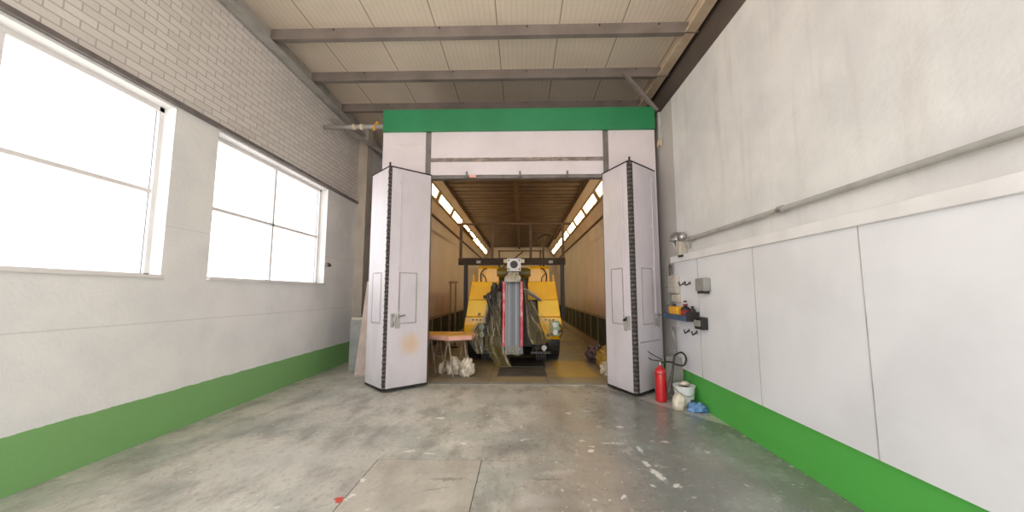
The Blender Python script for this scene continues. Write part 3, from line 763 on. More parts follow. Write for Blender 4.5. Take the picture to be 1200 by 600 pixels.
# ------------------------------------------------------------------ milling machine
XM = -.19
MM = thing('milling_machine', (XM, 10.5, 0), 'yellow road milling machine parked nose out in the booth, part wrapped in plastic', 'road machine')
def mx(s, a, b):
    p, q = XM+s*a, XM+s*b
    return min(p, q), max(p, q)
body = MB().box((XM-.95, 9.4, .55), (XM+.95, 13.4, 1.7)).build('engine_body', M['yellow'], MM, bevel=.03)
MB().box((XM-.56, 8.85, .3), (XM+.56, 9.5, 1.38)).box((XM-.33, 8.8, 1.3), (XM+.33, 9.5, 1.75)).build('front_bulkhead', M['darksteel'], MM, bevel=.02)
MB().box((XM-.75, 9.0, .28), (XM+.75, 13.2, .6)).build('undercarriage', M['black'], MM)
for s in (-1, 1):
    def rw(z, a, b, y):
        p, q = mx(s, a, b); return (z, p, q, y)
    wing = MB().rows([rw(1.41, .34, 1.035, 8.62), rw(1.83, .34, .985, 8.74)], 11.2).build('hood', M['yellow'], MM, bevel=.018)
    MB().rows([rw(1.03, .58, 1.075, 8.5), rw(1.405, .56, 1.035, 8.6)], 11.0).build('sloping_panel', M['yellow_toplit'], MM, bevel=.012)
    bump = MB().rows([rw(.52, .74, 1.06, 8.52), rw(.6, .72, 1.115, 8.46), rw(.85, .62, 1.105, 8.44), rw(1.02, .58, 1.08, 8.44)], 11.0).build('bumper_panel', M['yellow'], MM, bevel=.015)
    p, q = mx(s, .62, 1.02)
    lb = MB().box((p, 8.425, .92), (q, 8.445, 1.01)).build('label_plate', M['label'], bump, bevel=.003)
    for k in range(3):
        x = (p+q)/2+(k-1)*.085
        MB().box((x-.022, 8.42, .945), (x+.022, 8.43, .975)).build('label_mark', M['darksteel'] if s < 0 else M['rib'], bump)
    # raised rear box
    p, q = mx(s, .36, .9)
    MB().rows([(1.8, p, q, 9.2), (2.18, p+.01, q-.01, 9.23), (2.235, p+.03, q-.03, 9.3)], 11.6).build('raised_tank', M['yellow'], MM, bevel=.015)
    x = XM+s*.8
    MB().tube([(x, 9.1, 1.83), (x, 9.0, 2.0), (x-s*.06, 9.02, 2.13), (x-s*.12, 9.15, 2.17)], .016).tube([(x-s*.12, 9.1, 1.83), (x-s*.1, 9.05, 1.95), (x, 9.05, 2.05)], .012).build('grab_handle', M['darksteel'], MM, smooth=True)
    x = XM+s*.95
    MB().cyl((x, 8.85, 1.82), (x, 8.85, 2.0), .02, seg=10).build('marker_post', M['yellow'], MM)
    # wheel
    p, q = mx(s, .78, 1.07)
    wh = MB()
    wh.lathe(((p+q)/2, 9.08, .42), [(.2, -.145), (.36, -.145), (.4, -.11), (.4, .11), (.36, .145), (.2, .145)], 36, 'X')
    for k in range(28):
        a = 2*PI*k/28
        for off in (-.07, .07):
            aa = a+(PI/28 if off > 0 else 0)
            c = Vector(((p+q)/2+off, 9.08+.405*math.cos(aa), .42+.405*math.sin(aa)))
            wh.box(c-Vector((.058, .016, .026)), c+Vector((.058, .016, .026)), rot=(aa, 0, 0))
    w_ = wh.build('wheel', M['black'], MM)
    MB().lathe(((p+q)/2, 9.08, .42), [(.02, -.12), (.2, -.12), (.2, .12), (.02, .12)], 24, 'X').build('rim', M['darksteel'], w_)
    # step bar below the bumper with a lamp on it
    p, q = mx(s, .4, .84)
    sb = MB().box((p, 8.5, .2), (q, 8.62, .25)).bar((p+.06, 8.6, .2), (p+.06, 8.9, .4), .05, .05).bar((q-.06, 8.6, .2), (q-.06, 8.9, .4), .05, .05).build('step_bar', M['hose'], MM)
    rk = MB()
    for k in range(5):
        x = p+.12+k*.05
        rk.box((x, 8.56, .06), (x+.025, 8.62, .2))
    rk.build('rubber_flap', M['black'], sb)
    for k, (dx, m) in enumerate(((.14, M['black']), (.3, M['bottle_white']))):
        x = (p if s > 0 else q)+s*dx
        MB().lathe((x, 8.56, .33), [(.02, .05), (.055, .03), (.06, -.02), (.055, -.03), (.02, -.028)], 16, 'Y').box((x-.015, 8.55, .25), (x+.015, 8.58, .3)).build('work_light', m, sb)
MB().cyl((XM-.42, 9.32, 2.06), (XM+.42, 9.32, 2.06), .14, seg=28).build('drum_roll', M['olive'], MM, smooth=False, bevel=.01)
MB().box((XM-.36, 9.4, 1.7), (XM+.36, 11, 1.92)).build('deck', M['darksteel'], MM)
MB().box((XM-.3, 9.28, 1.93), (XM-.2, 9.38, 2.14)).build('red_lever', M['dark_red'], MM)
# emblem on the left hood
MB().box((-.99, 8.462, 1.05), (-.93, 8.5, 1.11)).build('badge', M['olive'], MM)
# canopy frame over the machine
cp = MB().box((-1.55, 9.03, 2.25), (1.08, 9.13, 2.42)).build('canopy_crossbeam', M['blacksteel'], MM, bevel=.008)
for x in (-1.05, .72): MB().box((x-.05, 9.0, 2.29), (x+.05, 9.03, 2.35)).build('beam_clamp', M['pale_steel'], cp)
for x in (-1.5, -.72, .235, 1.03): MB().box((x-.032, 9.05, 2.42), (x+.032, 9.11, 3.27)).build('canopy_upright', M['brownsteel'], MM)
MB().box((-1.58, 9.04, 3.25), (1.24, 9.12, 3.3)).build('canopy_rail', M['brownsteel'], MM)
for x in (-1.5, 1.03): MB().box((x-.032, 9.12, 3.22), (x+.032, 11.4, 3.27)).build('canopy_side_rail', M['brownsteel'], MM)
for x, z in ((-1.36, .75), (1.0, .95)): MB().box((x-.045, 9.0, z), (x+.045, 9.12, 2.25)).box((min(x, XM+math.copysign(.9, x-XM)), 9.2, z+.05), (max(x, XM+math.copysign(.9, x-XM)), 9.26, z+.15)).build('canopy_leg', M['black'], MM)
# small pipework above the right of the frame
MB().tube([(.55, 12.5, 3.4), (.8, 12.5, 3.55), (1.0, 12.5, 3.5)], .03).cyl((.75, 12.5, 1.7), (.75, 12.5, 3.5), .03).build('exhaust_pipe', M['darksteel'], MM)
# conveyor
def cvy(z): return 7.98+(z-.25)*.11
cv = MB()
zt, zb = 1.82, .42
def slab_yz(mb, x0, x1, z0, z1, off, th):
    vs = [(x0, cvy(z0)+off, z0), (x1, cvy(z0)+off, z0), (x1, cvy(z0)+off+th, z0), (x0, cvy(z0)+off+th, z0), (x0, cvy(z1)+off, z1), (x1, cvy(z1)+off, z1), (x1, cvy(z1)+off+th, z1), (x0, cvy(z1)+off+th, z1)]
    v = [mb.b.verts.new(x) for x in vs]
    for f in ((0, 1, 2, 3), (4, 5, 6, 7), (0, 1, 5, 4), (1, 2, 6, 5), (2, 3, 7, 6), (3, 0, 4, 7)): mb.b.faces.new([v[i] for i in f])
    return mb
cb = slab_yz(MB(), XM-.16, XM+.165, .27, zt, .03, .2).build('conveyor_belt', M['belt'], MM, bevel=.01)
for s in (-1, 1):
    p, q = mx(s, .165, .225)
    slab_yz(MB(), p, q, .42, zt, 0, .22).build('foam_edging', M['foam'], MM, bevel=.015)
    slab_yz(MB(), p, q, .27, .415, .01, .2).build('conveyor_cheek', M['belt'], MM, bevel=.01)
    slab_yz(MB(), p+s*.0, q+s*.02, .5, 1.7, .22, .5).build('conveyor_frame', M['black'], MM)
# white roller bracket
br = MB().box((-.32, 8.3, 2.05), (-.01, 8.38, 2.34)).build('roller_bracket', M['white'], MM, bevel=.006)
MB().lathe((-.165, 8.29, 2.2), [(.045, -.02), (.085, -.02), (.085, .02), (.045, .02)], 24, 'Y').build('bearing_ring', M['darksteel'], br)
for dx in (-.12, .12):
    for dz in (-.1, .1): MB().cyl((-.165+dx, 8.27, 2.195+dz), (-.165+dx, 8.3, 2.195+dz), .018, seg=8).build('bracket_bolt', M['darksteel'], br)
for x in (-.4, -.01): MB().box((x, 8.3, 2.24), (x+.08, 8.36, 2.32)).build('bracket_ear', M['cream'], br)
MB().box((-.24, 8.36, 2.0), (-.1, 9.05, 2.36)).build('bracket_arm', M['darksteel'], MM)
for a, b in ((-.28, -.32), (-.05, -.03)): MB().bar((a, 8.33, 2.05), (b, 8.3, 1.8), .04, .04).build('bracket_stay', M['darksteel'], MM)
# left hydraulics
hy = MB().cyl((-.66, 8.42, 1.0), (-.62, 8.5, 1.72), .075, seg=18).cyl((-.62, 8.5, 1.72), (-.61, 8.5, 1.8), .05, seg=14).cyl((-.66, 8.42, .85), (-.66, 8.42, 1.0), .055, seg=14).build('hydraulic_cylinder', M['hose'], MM, smooth=False)
k_ = MB()
for i in range(7): k_.lathe((-.657+.005*i, 8.425+.01*i, 1.06+i*.09), [(.07, -.015), (.085, -.012), (.085, .012), (.07, .015)], 18)
k_.build('cylinder_ring', M['darksteel'], hy)
for i in range(7):
    a = -.56+.045*(i % 4); random.seed(i)
    pts = [(a, 8.45, 1.72-.04*i), (a-.1-.03*i, 8.36, 1.5), (a-.06+.05*random.random(), 8.34, 1.2-.05*i), (a+.02, 8.4, .9-.03*i), (a-.12, 8.42, .7)]
    MB().tube(pts, .02+.004*(i % 3)).build('hydraulic_hose', M['hose'] if i % 2 else M['black'], MM, smooth=True)
MB().cyl((-.86, 8.4, 1.47), (-.72, 8.4, 1.5), .035, seg=12).build('hose_coupling', M['darksteel'], MM)
MB().lathe((-.52, 8.48, 1.0), [(.05, -.1), (.1, -.06), (.105, .5), (.085, .6), (.05, .62), (.05, .74), (.03, .76)], 20).build('filter_canister', M['hose'], MM)
MB().box((-.8, 8.5, .62), (-.44, 8.72, 1.1)).box((-.72, 8.5, 1.1), (-.44, 8.7, 1.42)).build('valve_block', M['darksteel'], MM, bevel=.02)
random.seed(31)
for i in range(9):
    x0 = -.78+.04*i
    pts = [(x0+.1, 8.44, 1.55-.05*(i % 3)), (x0+.04*random.random(), 8.37, 1.25), (x0-.05+.1*random.random(), 8.34, .98), (x0+.08*random.random(), 8.36, .74), (x0+.06, 8.46, .6)]
    MB().tube(pts, .016+.005*(i % 3)).build('hydraulic_hose', M['hose'] if i % 3 else M['pale_steel'], MM, smooth=True)
# right strut and drum
MB().bar((.05, 8.4, 1.62), (.42, 8.42, 1.4), .05, .2, up=(0, 1, 0)).build('stay_plate', M['hose'], MM)
MB().tube([(.04, 8.35, 1.66), (.2, 8.33, 1.6), (.46, 8.36, 1.38)], .014).build('stay_rod', M['pale_steel'], MM, smooth=True)
MB().lathe((.12, 8.45, .98), [(.02, -.1), (.1, -.1), (.11, 0), (.1, .1), (.02, .1)], 20, 'Y').build('roller', M['black'], MM)
# lamp clusters at the front corners
def lampcluster(x, y, z, s, m, pale):
    b = MB().box((x-.1, y, z-.16), (x+.1, y+.12, z+.16)).build('lamp_housing', m, MM, bevel=.015)
    for dz in (-.08, .08):
        MB().lathe((x, y-.01, z+dz), [(.01, -.03), (.055, -.025), (.065, .02), (.01, .02)], 18, 'Y').build('corner_lamp', pale, b)
    MB().tube([(x-s*.1, y, z+.1), (x-s*.16, y-.03, z-.05), (x-s*.1, y, z-.2)], .018).build('lamp_guard', M['hose'], b, smooth=True)
lampcluster(-.88, 8.28, .73, 1, M['darksteel'], M['teal'])
lampcluster(.74, 8.3, .78, -1, M['teal'], M['bottle_white'])
MB().box((.55, 8.3, .66), (.92, 8.42, .7), rot=(0, -.3, 0)).build('lamp_bracket', M['darksteel'], MM)
MB().bar((-1.02, 8.3, .55), (-.75, 8.3, .3), .06, .05).bar((-1.0, 8.3, .3), (-.75, 8.3, .33), .05, .05).build('lamp_bracket', M['hose'], MM)

# plastic sheets hung over the machine
tag(MB().sheet([(.035, 8.0, 1.84), (.07, 7.96, 1.5), (.1, 7.95, 1.1), (.12, 7.95, .75), (.2, 7.97, .5)],
               [(.05, 8.02, 1.85), (.2, 8.14, 1.52), (.4, 8.2, 1.16), (.68, 8.2, .86), (.66, 8.2, .55)], 40, 26, .055, 3.5, seed=2, sag=(-.02, -.05, -.06)).build('plastic_sheet', M['film'], loc=(.1, 8.0, .5), smooth=True),
    'yellowed plastic sheet draped from the conveyor over the machine side with round dark roller', 'plastic sheet')
tag(MB().sheet([(-.44, 7.97, 1.6), (-.43, 7.93, 1.25), (-.42, 7.9, .9), (-.4, 7.88, .5), (-.2, 7.72, .06)],
               [(-.47, 7.98, 1.58), (-.6, 8.05, 1.2), (-.74, 8.14, .85), (-.78, 8.02, .45), (-.5, 7.75, .06)], 34, 18, .05, 3, seed=5, sag=(-.03, -.06, 0)).build('plastic_sheet', M['film'], loc=(-.5, 7.9, .05), smooth=True),
    'yellowed plastic sheet trailing from the conveyor to the floor near the table', 'plastic sheet')
tag(MB().sheet([(-.79, 8.18, 1.02), (-.82, 8.16, .8), (-.83, 8.15, .6), (-.83, 8.15, .26)],
               [(-.93, 8.2, .98), (-1.1, 8.16, .78), (-1.14, 8.15, .55), (-.98, 8.15, .26)], 22, 18, .06, 2, seed=9).build('plastic_wrap', M['film_clear'], loc=(-.9, 8.15, .26), smooth=True),
    'crumpled clear plastic wrapped round the corner lamps above the table end', 'plastic wrap')
tag(MB().sheet([(-.36, 7.985, 1.8), (-.36, 8.02, 1.9), (-.3, 8.18, 1.98), (-.29, 8.25, 2.03)],
               [(-.02, 7.985, 1.8), (-.01, 8.02, 1.9), (-.06, 8.18, 1.98), (-.05, 8.25, 2.03)], 14, 18, .025, 4, seed=3).build('plastic_cover', M['film_grey'], loc=(-.18, 8.0, 1.8), smooth=True),
    'crumpled pale plastic tied over the top of the conveyor', 'plastic cover')
tag(MB().sheet([(-.35, 7.95, .46), (-.35, 7.93, .36), (-.34, 7.93, .27)], [(-.02, 7.95, .46), (-.01, 7.93, .36), (-.02, 7.92, .25)], 10, 18, .02, 4, seed=6).build('plastic_film', M['film_clear'], loc=(-.18, 7.93, .25), smooth=True),
    'clear plastic wrapped round the foot of the conveyor', 'plastic film')

# ------------------------------------------------------------------ table on trestles
tb = thing('machine_panel', (-1.4, 7.4, .66), 'yellow painted panel with pink edge laid flat across the trestles', 'panel')
poly = [(-2.0, 7.36), (-1.36, 7.02), (-.95, 7.22), (-.93, 7.75), (-2.0, 7.85)]
MB().prism(poly, .66, .745).build('panel_edge', M['pinkfoam'], tb, bevel=.02)
ins = [(-1.96, 7.4), (-1.36, 7.07), (-.99, 7.25), (-.97, 7.71), (-1.96, 7.8)]
MB().prism(ins, .735, .752).build('panel_face', M['board'], tb)
MB().prism([(-1.96, 7.56), (-1.5, 7.5), (-1.2, 7.68), (-1.9, 7.76)], .752, .768).build('raised_inset', M['board'], tb, bevel=.005)
def trestle(a, b, label):
    a, b = Vector((*a, 0)), Vector((*b, 0)); d = (b-a).normalized(); n = Vector((d.y, -d.x, 0))
    t = thing('trestle', (a+b)/2, label, 'trestle', 'trestles under the yellow panel')
    MB().bar(a+Vector((0, 0, .63)), b+Vector((0, 0, .63)), .05, .06).build('top_beam', M['trestle'], t)
    for e, sg in ((a, 1), (b, -1)):
        q = e+d*sg*.04
        for s in (-1, 1):
            MB().bar(q+n*s*.02+Vector((0, 0, .62)), q+n*s*.15+Vector((0, 0, 0)), .026, .026).build('leg', M['trestle'], t)
        MB().bar(q+n*.09+Vector((0, 0, .28)), q-n*.09+Vector((0, 0, .28)), .02, .02).build('spreader', M['trestle'], t)
trestle((-1.42, 7.12), (-1.14, 7.55), 'grey folding trestle straddling the plastic wrapped bundles')
trestle((-1.82, 7.4), (-1.68, 7.74), 'grey folding trestle half hidden behind the folding door')
tag(MB().blob((-1.32, 7.34, .12), (.14, .13, .19), 2, .4, 2.4, 4, 0).build('wrapped_bundle', M['wrap'], loc=(-1.32, 7.34, 0), smooth=True), 'crumpled white plastic bundle between the legs of the front trestle', 'bundle')
tag(MB().blob((-1.04, 7.17, .13), (.12, .12, .2), 8, .4, 2.6, 4, 0).build('wrapped_bundle', M['wrap'], loc=(-1.04, 7.17, 0), smooth=True), 'crumpled white plastic bundle under the table corner nearest the machine', 'bundle')
tag(MB().blob((-1.56, 7.4, .08), (.06, .08, .12), 12, .4, 2.6, 4, 0).build('wrapped_bundle', M['wrap'], loc=(-1.56, 7.4, 0), smooth=True), 'small white plastic bundle under the table on the folding door side', 'bundle')
# heap by the right booth wall
tag(MB().blob((1.74, 8.7, .16), (.22, .28, .22), 4, .5, 2.2, 4, 0).build('cloth_heap', M['purple_bag'], loc=(1.74, 8.7, 0), smooth=True), 'dark mauve crumpled cloth heap by the booth right wall', 'cloth heap')
tag(MB().blob((1.78, 7.95, .18), (.2, .26, .24), 11, .5, 2.2, 4, 0).build('sheet_heap', M['ochre_bag'], loc=(1.78, 7.95, 0), smooth=True), 'ochre crumpled sheeting in front of the mauve cloth heap', 'sheeting')
tag(MB().blob((1.66, 7.35, .1), (.13, .15, .15), 15, .5, 2.4, 4, 0).build('rag_pile', M['wrap'], loc=(1.66, 7.35, 0), smooth=True), 'pale crumpled rags just inside the booth by the right door', 'rags')

# ------------------------------------------------------------------ left side behind the door
t = thing('concrete_plinth', (-3.27, 7.65, 0), 'grey concrete plinth standing in front of the beige pillar', 'plinth')
MB().box((-3.47, 7.5, 0), (-3.05, 7.85, 1.0)).build('block', M['concrete'], t, bevel=.01)
MB().box((-3.45, 7.5, 1.0), (-3.05, 7.85, 1.07)).build('cap_slab', M['plaster_beige'], t, bevel=.012)
b = MB()
b.box((-3.2, 7.18, 0), (-2.62, 7.21, 1.85), rot=(-.235, 0, 0), pivot=Vector((-3.2, 7.18, 0)))
tag(b.build('leaning_board', M['pinkboard'], loc=(-2.9, 7.2, 0)), 'tall pinkish board leaning back behind the left folding door', 'board')
t = thing('window_catch', (XL, 7.38, 2.13), 'small grey catch on the left wall beside the window', 'catch')
MB().box((XL, 7.33, 2.09), (XL+.05, 7.43, 2.17)).build('catch_body', M['grey_steel'], t, bevel=.006)
MB().tube([(XL+.05, 7.38, 2.13), (XL+.1, 7.36, 2.12), (XL+.1, 7.3, 2.09)], .012).build('catch_lever', M['darksteel'], t)

# ------------------------------------------------------------------ right wall fittings
t = thing('wall_board', (2.43, 2.5, 1.2), 'white board lining on the lower right wall behind shelf and hooks', 'wall board')
MB().box((2.415, -1.5, .43), (2.45, 5.9, 2.03)).build('board_face', M['panelwhite'], t)
MB().box((2.38, -1.5, 2.03), (2.45, 5.95, 2.13)).build('ledge', M['white'], t, bevel=.006)
m_ = MB()
for y in (5.12, 3.9, 2.68, 1.46): m_.box((2.412, y-.004, .43), (2.417, y+.004, 2.03))
m_.build('board_joint', M['pale_steel'], t)
# bulkhead lamp and pipe
t = thing('wall_lamp', (2.43, 5.6, 2.2), 'dome shaped bright metal wall lamp above the white ledge', 'wall lamp')
MB().lathe((2.36, 5.62, 2.36), [(.0105, .12), (.06, .105), (.1, .06), (.115, .0), (.115, -.02), (.09, -.025), (.01, -.02)], 22).build('dome', M['chrome'], t, smooth=True)
MB().bar((2.34, 5.68, 2.35), (2.37, 5.6, 2.15), .05, .03).build('arm', M['pale_steel'], t)
MB().lathe((2.37, 5.48, 2.38), [(.05, -.05), (.075, -.03), (.075, .03), (.05, .05)], 18, 'X').build('swivel', M['chrome'], t, smooth=True)
MB().box((2.33, 5.46, 2.12), (2.45, 5.6, 2.34), rot=(.08, 0, 0)).build('ballast_box', M['beige_box'], t, bevel=.012)
MB().box((2.36, 5.46, 2.09), (2.44, 5.6, 2.12)).build('ballast_base', M['darksteel'], t)
t = thing('wall_pipe', (2.4, 3.5, 2.32), 'horizontal steel pipe on the right wall above the ledge', 'pipe')
MB().tube([(2.41, 5.34, 2.2), (2.4, 5.34, 2.28), (2.39, 5.25, 2.32), (2.39, 4.0, 2.32), (2.39, -1.4, 2.32)], .025, 10, 3).build('pipe', M['pale_steel'], t, smooth=True)
for y in (5.2, 3.4, 1.2): MB().lathe((2.39, y, 2.32), [(.024, -.03), (.036, -.03), (.036, .03), (.024, .03)], 14, 'Y').box((2.39, y-.015, 2.305), (2.45, y+.015, 2.335)).build('pipe_clip', M['chrome'], t)
# boxes
def ebox(y0, y1, z0, z1, m, label, name, depth=.09, lines=0):
    t = thing(name, (XR, (y0+y1)/2, z0), label, 'electric box')
    MB().box((XR-depth, y0, z0), (XR, y1, z1)).build('box_body', m, t, bevel=.01)
    MB().box((XR-depth-.012, y0+.015, z0+.015), (XR-depth, y1-.015, z1-.015)).build('box_cover', m, t, bevel=.006)
    if lines:
        g = MB()
        for k in range(lines):
            z = z0+.04+(z1-z0-.08)*k/(lines-1); g.box((XR-depth-.016, y0+.03, z-.004), (XR-depth-.01, y1-.03, z+.004))
        g.build('cover_slot', M['grey_box'], t)
ebox(5.7, 6.0, 1.55, 1.82, M['beige_box'], 'large beige distribution box under the ledge end', 'distribution_box', .1, 4)
ebox(6.02, 6.18, 1.36, 1.66, M['grey_box'], 'grey socket box tucked between right door and distribution box', 'socket_box', .08, 2)
ebox(5.68, 5.9, 1.41, 1.54, M['beige_box'], 'small beige switch box directly above the blue shelf', 'switch_box', .09)
t = thing('hanging_strap', (2.41, 5.88, 1.82), 'dark strap loop hanging from the white ledge above the distribution box', 'strap')
MB().tube([(2.37, 5.93, 2.02), (2.36, 5.95, 1.95), (2.36, 5.93, 1.84)], .012).tube([(2.37, 5.9, 2.02), (2.36, 5.88, 1.95), (2.36, 5.85, 1.86)], .01).build('strap_loop', M['hose'], t, smooth=True)
MB().box((2.36, 5.88, 2.0), (2.4, 5.96, 2.03)).build('strap_hook', M['chrome'], t)
# shelf with bottles
t = thing('wall_shelf', (2.35, 5.5, 1.16), 'small blue grey trough shelf on the right wall holding bottles', 'shelf')
MB().box((2.24, 5.14, 1.17), (2.415, 5.95, 1.185)).build('shelf_base', M['blue_shelf'], t)
MB().box((2.235, 5.14, 1.17), (2.245, 5.95, 1.25)).build('shelf_front', M['blue_shelf'], t)
for y, z in ((5.13, 1.3), (5.945, 1.25)): MB().box((2.24, y, 1.17), (2.415, y+.015, z)).build('shelf_end', M['black'], t)
t = thing('oil_can', (2.33, 5.66, 1.185), 'yellow plastic oil can on the blue shelf', 'can')
MB().box((2.26, 5.5, 1.187), (2.4, 5.8, 1.36)).build('can_body', M['bottle_yellow'], t, bevel=.025)
MB().cyl((2.33, 5.73, 1.36), (2.33, 5.73, 1.39), .025, seg=14).build('can_cap', M['darksteel'], t)
def bottle(y, x, z, r, h, m, mc, label, band=None):
    t = thing('bottle', (x, y, z), label, 'bottle', 'bottles on the blue shelf')
    MB().lathe((x, y, z), [(r*.9, .002), (r, .01), (r, h*.68), (r*.85, h*.76), (r*.4, h*.84), (r*.4, h*.9)], 20).build('bottle_body', m, t, smooth=True)
    MB().cyl((x, y, z+h*.9), (x, y, z+h), r*.5, seg=16).build('bottle_cap', mc, t)
    if band: MB().lathe((x, y, z), [(r+.002, h*.2), (r+.003, h*.2), (r+.003, h*.6), (r+.002, h*.6)], 20, close=False).build('bottle_label', band, t, smooth=True)
bottle(5.29, 2.3, 1.187, .062, .22, M['black'], M['dark_red'], 'black bottle with dark red print on the blue shelf', M['dark_red'])
bottle(5.43, 2.36, 1.187, .045, .26, M['bottle_white'], M['black'], 'white bottle with black cap between yellow can and black bottle')
bottle(5.19, 2.35, 1.187, .04, .19, M['black'], M['black'], 'small plain black bottle at the near end of the blue shelf')
# hooks
def hook(y, z, label, L=.16, up=True):
    t = thing('wall_hook', (2.415, y, z), label, 'hook', 'hooks on the white wall board')
    MB().box((2.405, y-.02, z-.025), (2.417, y+.02, z+.025)).build('hook_plate', M['chrome'], t)
    MB().tube([(2.407, y, z+.01), (2.38, y-.02, z-.01), (2.33, y-.05, z-.03), (2.31, y-.07, z+.02)], .009).build('hook_prong', M['darksteel'], t, smooth=True)
hook(5.56, 1.7, 'dark steel hook above the yellow oil can')
hook(5.36, 1.7, 'dark steel hook above the black bottles')
hook(5.46, 1.02, 'dark steel hook below the blue shelf, nearer the oil can end')
hook(5.22, 1.02, 'dark steel hook below the blue shelf, at its near end')
t = thing('hose_bracket', (2.41, 5.88, .6), 'wire hook rack on the wall above the fire extinguisher', 'hook rack')
MB().tube([(2.36, 5.92, 1.02), (2.34, 5.88, 1.0), (2.33, 5.84, .94), (2.35, 5.84, .8), (2.36, 5.84, .72)], .012).build('rack_rod', M['chrome'], t, smooth=True)
MB().tube([(2.4, 5.95, .8), (2.32, 5.86, .81), (2.34, 5.76, .82)], .012).tube([(2.36, 5.84, .72), (2.33, 5.94, .68), (2.33, 5.9, .63), (2.34, 5.78, .63), (2.34, 5.75, .68), (2.36, 5.82, .72)], .01).build('rack_loop', M['grey_box'], t, smooth=True)
MB().box((2.38, 5.82, .98), (2.45, 5.93, 1.04)).build('rack_plate', M['pale_steel'], t)
# holder and bracket at the near edge
t = thing('tool_holder', (2.4, 5.02, 1.08), 'black wall mounted holder on the board beside the shelf', 'holder')
MB().box((2.33, 4.9, 1.08), (2.415, 5.12, 1.24)).build('holder_body', M['black'], t, bevel=.01)
MB().box((2.31, 4.93, 1.12), (2.33, 5.09, 1.2)).build('holder_front', M['grey_box'], t, bevel=.005)
t = thing('wall_dispenser', (2.4, 4.9, 1.55), 'grey box dispenser on the white board above the tool holder', 'dispenser')
MB().box((2.32, 4.78, 1.58), (2.415, 5.02, 1.75)).build('dispenser_body', M['grey_box'], t, bevel=.015)
MB().box((2.33, 4.82, 1.55), (2.41, 4.98, 1.58)).build('dispenser_mouth', M['darksteel'], t)

# fire extinguisher
ex, ey = 2.02, 5.58
t = thing('fire_extinguisher', (ex, ey, 0), 'red fire extinguisher with coiled black hose on the floor by the right door', 'fire extinguisher')
MB().lathe((ex, ey, 0), [(.07, .0), (.078, .012), (.08, .03), (.08, .4), (.07, .445), (.045, .475), (.026, .49), (.026, .51)], 28).build('cylinder_body', M['red'], t, smooth=True)
MB().lathe((ex, ey, 0), [(.0805, .39), (.082, .39), (.082, .4), (.0805, .4)], 28, close=False).build('band', M['dark_red'], t, smooth=True)
MB().cyl((ex, ey, .51), (ex, ey, .56), .022, seg=14).build('valve', M['chrome'], t)
MB().bar((ex+.03, ey, .565), (ex-.13, ey-.02, .59), .022, .012).bar((ex-.13, ey-.02, .59), (ex-.17, ey-.03, .62), .02, .012).build('carry_handle', M['black'], t)
MB().bar((ex+.03, ey, .59), (ex-.1, ey-.02, .66), .02, .012).bar((ex-.1, ey-.02, .66), (ex-.18, ey-.03, .71), .02, .012).build('squeeze_lever', M['black'], t)
hz = MB().tube([(ex+.02, ey, .55), (ex+.14, ey-.01, .56), (ex+.24, ey-.02, .52), (ex+.33, ey-.04, .52), (ex+.36, ey-.05, .62), (ex+.3, ey-.05, .7), (ex+.2, ey-.06, .66), (ex+.17, ey-.07, .56), (ex+.13, ey-.1, .4)], .013, 10)
hz.build('hose', M['black'], t, smooth=True)
MB().cyl((ex+.15, ey-.085, .47), (ex+.06, ey-.13, .16), .018, .034, seg=16).build('horn', M['hose'], t, smooth=False)
# grey board behind
tag(MB().box((2.17, 5.74, .003), (2.42, 5.77, .6), rot=(-.06, .05, 0)).build('fibre_board', M['greyboard'], loc=(2.3, 5.75, 0)), 'grey offcut board leaning on the wall behind the extinguisher', 'board')
# bucket
bx, by = 2.285, 5.42
t = thing('paint_bucket', (bx, by, 0), 'white plastic bucket with rubbish in it against the green band', 'bucket')
MB().lathe((bx, by, 0), [(.11, .004), (.118, .01), (.14, .25), (.15, .25), (.15, .27), (.136, .27), (.112, .02), (.01, .016)], 28).build('bucket_body', M['bottle_white'], t, smooth=False)
MB().blob((bx, by, .2), (.1, .1, .05), 6, .4, 3).build('bucket_content', M['purple_bag'], t, smooth=True)
MB().tube([(bx-.15, by, .25), (bx-.12, by-.1, .2), (bx, by-.155, .15), (bx+.12, by-.1, .2), (bx+.145, by, .25)], .005).build('bucket_handle', M['chrome'], t, smooth=True)
MB().box((bx+.03, by-.142, .06), (bx+.07, by-.11, .1)).build('bucket_sticker', M['blue_shelf'], t)
tag(MB().blob((bx+.02, by+.02, .285), (.06, .05, .03), 16, .3, 3).build('crumpled_paper', M['wrap'], loc=(bx, by, .25), smooth=True), 'crumpled pale paper on top of the white bucket', 'paper')
tag(MB().blob((2.11, 5.19, .09), (.085, .078, .12), 13, .2, 1.6, 4, 0).build('sack', M['cream_bag'], loc=(2.11, 5.19, 0), smooth=True), 'small cream sack standing between extinguisher and bucket', 'sack')
tag(MB().blob((2.32, 5.12, .04), (.11, .085, .065), 21, .5, 2.8, 4, 0).build('blue_cloth', M['blue_cloth'], loc=(2.32, 5.12, 0), smooth=True), 'crumpled blue cloth on the floor in front of the white bucket', 'cloth')

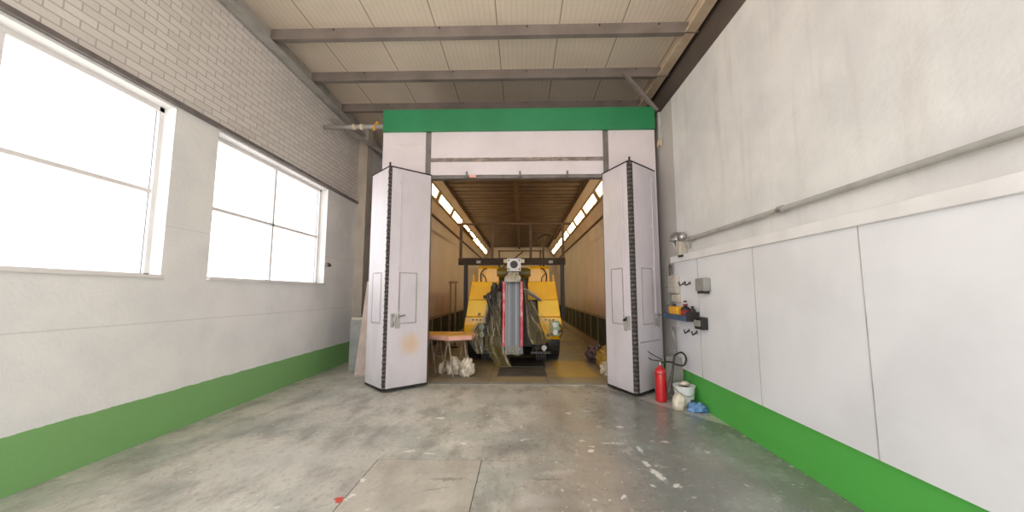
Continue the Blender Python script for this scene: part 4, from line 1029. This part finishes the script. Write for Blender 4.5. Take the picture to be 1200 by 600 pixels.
# ------------------------------------------------------------------ light
w = bpy.data.worlds.new('overcast daylight'); SC.world = w; w.use_nodes = True
bg = w.node_tree.nodes['Background']; nt = w.node_tree
tc = nt.nodes.new('ShaderNodeTexCoord'); sx = nt.nodes.new('ShaderNodeSeparateXYZ'); nt.links.new(tc.outputs['Generated'], sx.inputs[0])
mr = nt.nodes.new('ShaderNodeMapRange'); nt.links.new(sx.outputs['Z'], mr.inputs['Value']); mr.inputs['From Min'].default_value = -.08; mr.inputs['From Max'].default_value = .08
mc = nt.nodes.new('ShaderNodeMix'); mc.data_type = 'RGBA'; nt.links.new(mr.outputs['Result'], mc.inputs[0])
mc.inputs[6].default_value = (1.0, .91, .83, 1); mc.inputs[7].default_value = (.98, .99, 1.0, 1)
nt.links.new(mc.outputs[2], bg.inputs[0]); bg.inputs[1].default_value = 2.0
def portal(name, loc, rot, sx, sy):
    l = bpy.data.lights.new(name, 'AREA'); l.shape = 'RECTANGLE'; l.size = sx; l.size_y = sy; l.cycles.is_portal = True
    o = bpy.data.objects.new(name, l); COL.objects.link(o); o.location = loc; o.rotation_euler = rot
portal('hall_opening', ((XL+XR)/2, YB+.02, ZC/2), (PI/2, 0, 0), XR-XL, ZC)
for i, (a, b) in enumerate(WIN): portal('window_opening', (XL-.28, (a+b)/2, (wz0+wz1)/2), (0, -PI/2, 0), wz1-wz0, b-a)

# ------------------------------------------------------------------ camera
cam = bpy.data.cameras.new('camera'); co = bpy.data.objects.new('camera', cam); COL.objects.link(co)
cam.sensor_width = 36; cam.lens = 433/1200*36; cam.clip_start = .05; cam.clip_end = 200
co.location = (0, 0, 1.55)
pitch = math.atan(44/433); yaw = math.atan(11/433*math.cos(pitch))
co.rotation_euler = (PI/2+pitch, 0, yaw)
SC.camera = co
SC.view_settings.view_transform = 'Standard'; SC.view_settings.look = 'None'; SC.view_settings.gamma = 1; SC.view_settings.use_curve_mapping = False
SC.view_settings.exposure = .68
SC.cycles.max_bounces = 12; SC.cycles.diffuse_bounces = 6; SC.cycles.transparent_max_bounces = 12
SC.cycles.use_denoising = True
SC.cycles.sample_clamp_indirect = 8
